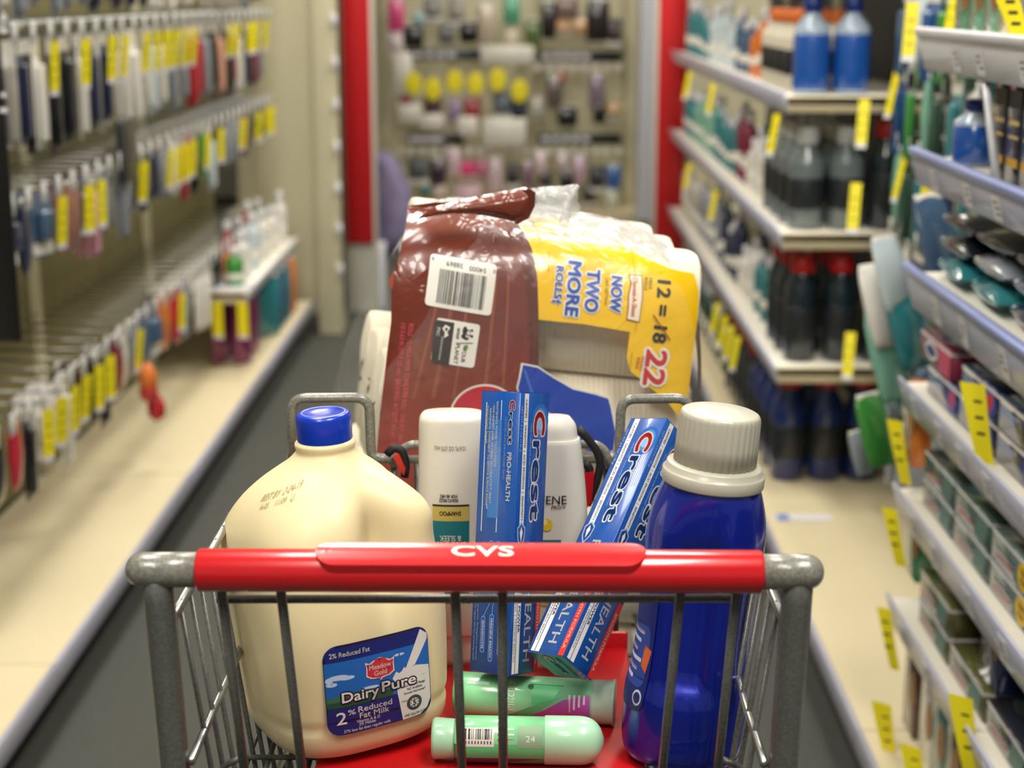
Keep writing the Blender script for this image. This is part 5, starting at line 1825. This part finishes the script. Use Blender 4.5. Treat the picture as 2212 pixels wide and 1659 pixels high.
back = [(855, 30, 35, 70, '#e8508c', 'pink'), (858, 95, 38, 60, '#e6d6d2', 'pale pink'), (905, 40, 26, 28, '#a8cdd2', 'pale cyan'), (892, 78, 44, 48, '#1d2022', 'black'), (935, 20, 40, 50, '#8a8a84', 'grey'), (965, 72, 34, 40, '#6d6f72', 'slate'), (1012, 68, 40, 44, '#1c1c1e', 'black'), (985, 25, 34, 60, '#9c968a', 'taupe'), (1050, 50, 38, 84, '#c3b4a0', 'beige'), (1105, 20, 36, 60, '#5fae8a', 'mint'), (1104, 88, 24, 50, '#d8ccb0', 'cream'), (1150, 70, 32, 60, '#5c7440', 'olive'), (1186, 40, 34, 80, '#2a2624', 'dark brown'), (1216, 60, 30, 32, '#d6a676', 'peach'), (1252, 58, 30, 32, '#d8ac80', 'light peach'), (1292, 40, 50, 90, '#2b2422', 'black'), (1325, 70, 34, 60, '#3c3433', 'charcoal'), (1225, 15, 50, 50, '#87706a', 'mauve'),
        (876, 205, 24, 50, '#c45a6c', 'rose'), (935, 235, 38, 56, '#4b2430', 'maroon'), (982, 236, 28, 50, '#a28cb0', 'lilac'), (1020, 236, 34, 56, '#a4283c', 'crimson'), (1085, 228, 40, 60, '#5e6a70', 'grey'), (1122, 236, 34, 48, '#1d2a48', 'navy'), (1198, 196, 36, 70, '#6a5e56', 'brown grey'), (1212, 172, 20, 40, '#9c5a3c', 'rust'), (1226, 250, 44, 44, '#232326', 'black'), (1290, 196, 34, 76, '#8a7884', 'mauve'), (1325, 240, 32, 36, '#cda878', 'tan'), (1296, 240, 30, 50, '#26221f', 'dark brown'), (1160, 235, 24, 50, '#b8b6ac', 'pale grey'),
        (903, 370, 44, 60, '#4c5450', 'dark grey'), (945, 372, 36, 62, '#3c2436', 'plum'), (981, 350, 30, 60, '#d8bcc4', 'pale pink'), (1011, 368, 36, 36, '#e21d74', 'hot pink'), (1040, 362, 26, 40, '#c4708c', 'rose pink'), (1070, 378, 34, 76, '#cdb6ba', 'pink grey'), (1108, 382, 30, 56, '#2a242a', 'black'), (1140, 378, 26, 60, '#7e6274', 'mauve'), (1168, 352, 26, 50, '#dcc6c8', 'pale pink'), (1180, 392, 30, 46, '#221e22', 'black'), (1225, 388, 34, 50, '#1e1a1e', 'black'), (1252, 366, 30, 60, '#c8a8b8', 'dusky pink'), (1290, 388, 36, 60, '#2c2a30', 'charcoal'), (1326, 382, 32, 56, '#2d62a8', 'blue'), (1322, 432, 28, 48, '#c2c8b4', 'pale green'), (1272, 424, 30, 50, '#1c1c20', 'black'), (918, 412, 22, 26, '#2a6a70', 'teal'), (950, 418, 34, 36, '#b8a89c', 'beige'), (1012, 422, 56, 50, '#d6b4bc', 'pale pink'), (1215, 348, 26, 40, '#d8c8c8', 'pale pink')]
for i, (px, py, w_, h, c, cn_) in enumerate(back):
    p = at(px, py - h / 2, 9.28)
    s = 9.28 / FPX
    row = 'top' if py < 150 else 'middle' if py < 300 else 'bottom'
    side = 'left' if px < 1000 else 'centre' if px < 1180 else 'right'
    pr_ = (POUCH, WIDE, POUCH)[i % 3]
    pw, ph = {POUCH: (.09, .17), WIDE: (.095, .15)}[pr_]
    dup(pr_, p, (0, 0, rad(-90)), (1.4, w_ * s / pw, h * s / ph), lin(c), label=f'{cn_} accessory pack, number {i + 1} counting from top left, {row} row {side} of the accessory wall'.replace(f', number {i + 1} counting from top left', f' about {px * 100 // 2212} percent across'), category='hanging pack', group=f'accessory packs, {row} row')
for i, (px, py) in enumerate(((893, 180), (935, 192), (982, 176), (1027, 180), (1075, 172), (1122, 196))):
    b = MB()
    p = at(px, py, 9.2)
    b.lathe([(.045, -.003), (.05, -.002), (.05, .002), (.045, .003)], 'tag_yellow', n=24)
    o = b.build('price_tag', None, label=f'round yellow tag on the accessory wall, {ORD[i]} from the left', category='price tag', group='round yellow tags on the accessory wall')
    o.location = p
    o.rotation_euler = (rad(90), 0, 0)
    o.scale = (.95, 1.3, 1)
for i, (px, py, w_, h) in enumerate(((1095, 118, 112, 38), (933, 262, 50, 32), (1010, 272, 44, 40), (1090, 285, 92, 60), (885, 245, 50, 40), (870, 160, 40, 90))):
    s = 9.22 / FPX
    b = MB()
    b.box((0, 0, 0), (w_ * s, .01, h * s), 'shelf_white', .003, 1)
    b.build('white_card', None, label='white card on the accessory wall, ' + ('widest, at the top centre', 'below the left round tags', 'small one left of the big low card', 'largest, low in the centre', 'at the far left, low', 'tall one at the far left')[i], category='card').location = at(px, py, 9.22)
for i in range(20):
    px = 862 + i * 25
    p = at(px, 334, 9.25)
    dup(HOOK_S, (p.x, 9.5, p.z), (0, 0, rad(-90)), (1.2, 1, 1.1), label=f'{ORD[i]} peg hook from the left, bottom row of the accessory wall', category='peg hook', group='peg hooks of the accessory wall')
    if i > 11:
        p = at(px, 152, 9.25)
        dup(HOOK_S, (p.x, 9.5, p.z), (0, 0, rad(-90)), (1.2, 1, 1.1), label=f'{ORD[i - 12]} peg hook from the left, middle row of the accessory wall', category='peg hook', group='peg hooks of the accessory wall')
# lavender robe hanging at the left end of the accessory wall
b = MB()
mat('lavender', '#9a90b4', .8, noise_=(9, .8, '#7d739a'))
robe = [(800, 335), (838, 325), (862, 350), (880, 390), (893, 440), (898, 500), (896, 545), (800, 560)]
pillow(b, robe, lambda x, y, t: at(x, y, 8.6 - .12 * t), lambda x, y, t: at(x, y, 8.6 + .12 * t), 'lavender', 18, 45)
b.build('lavender_robe', None, label='lavender fleece robe hanging beside the left red panel', category='robe')

# the prototypes were only moulds: remove them, their copies stay
for p in PROTOS:
    for k in KIDS.get(p.name, []):
        bpy.data.objects.remove(k)
    bpy.data.objects.remove(p)
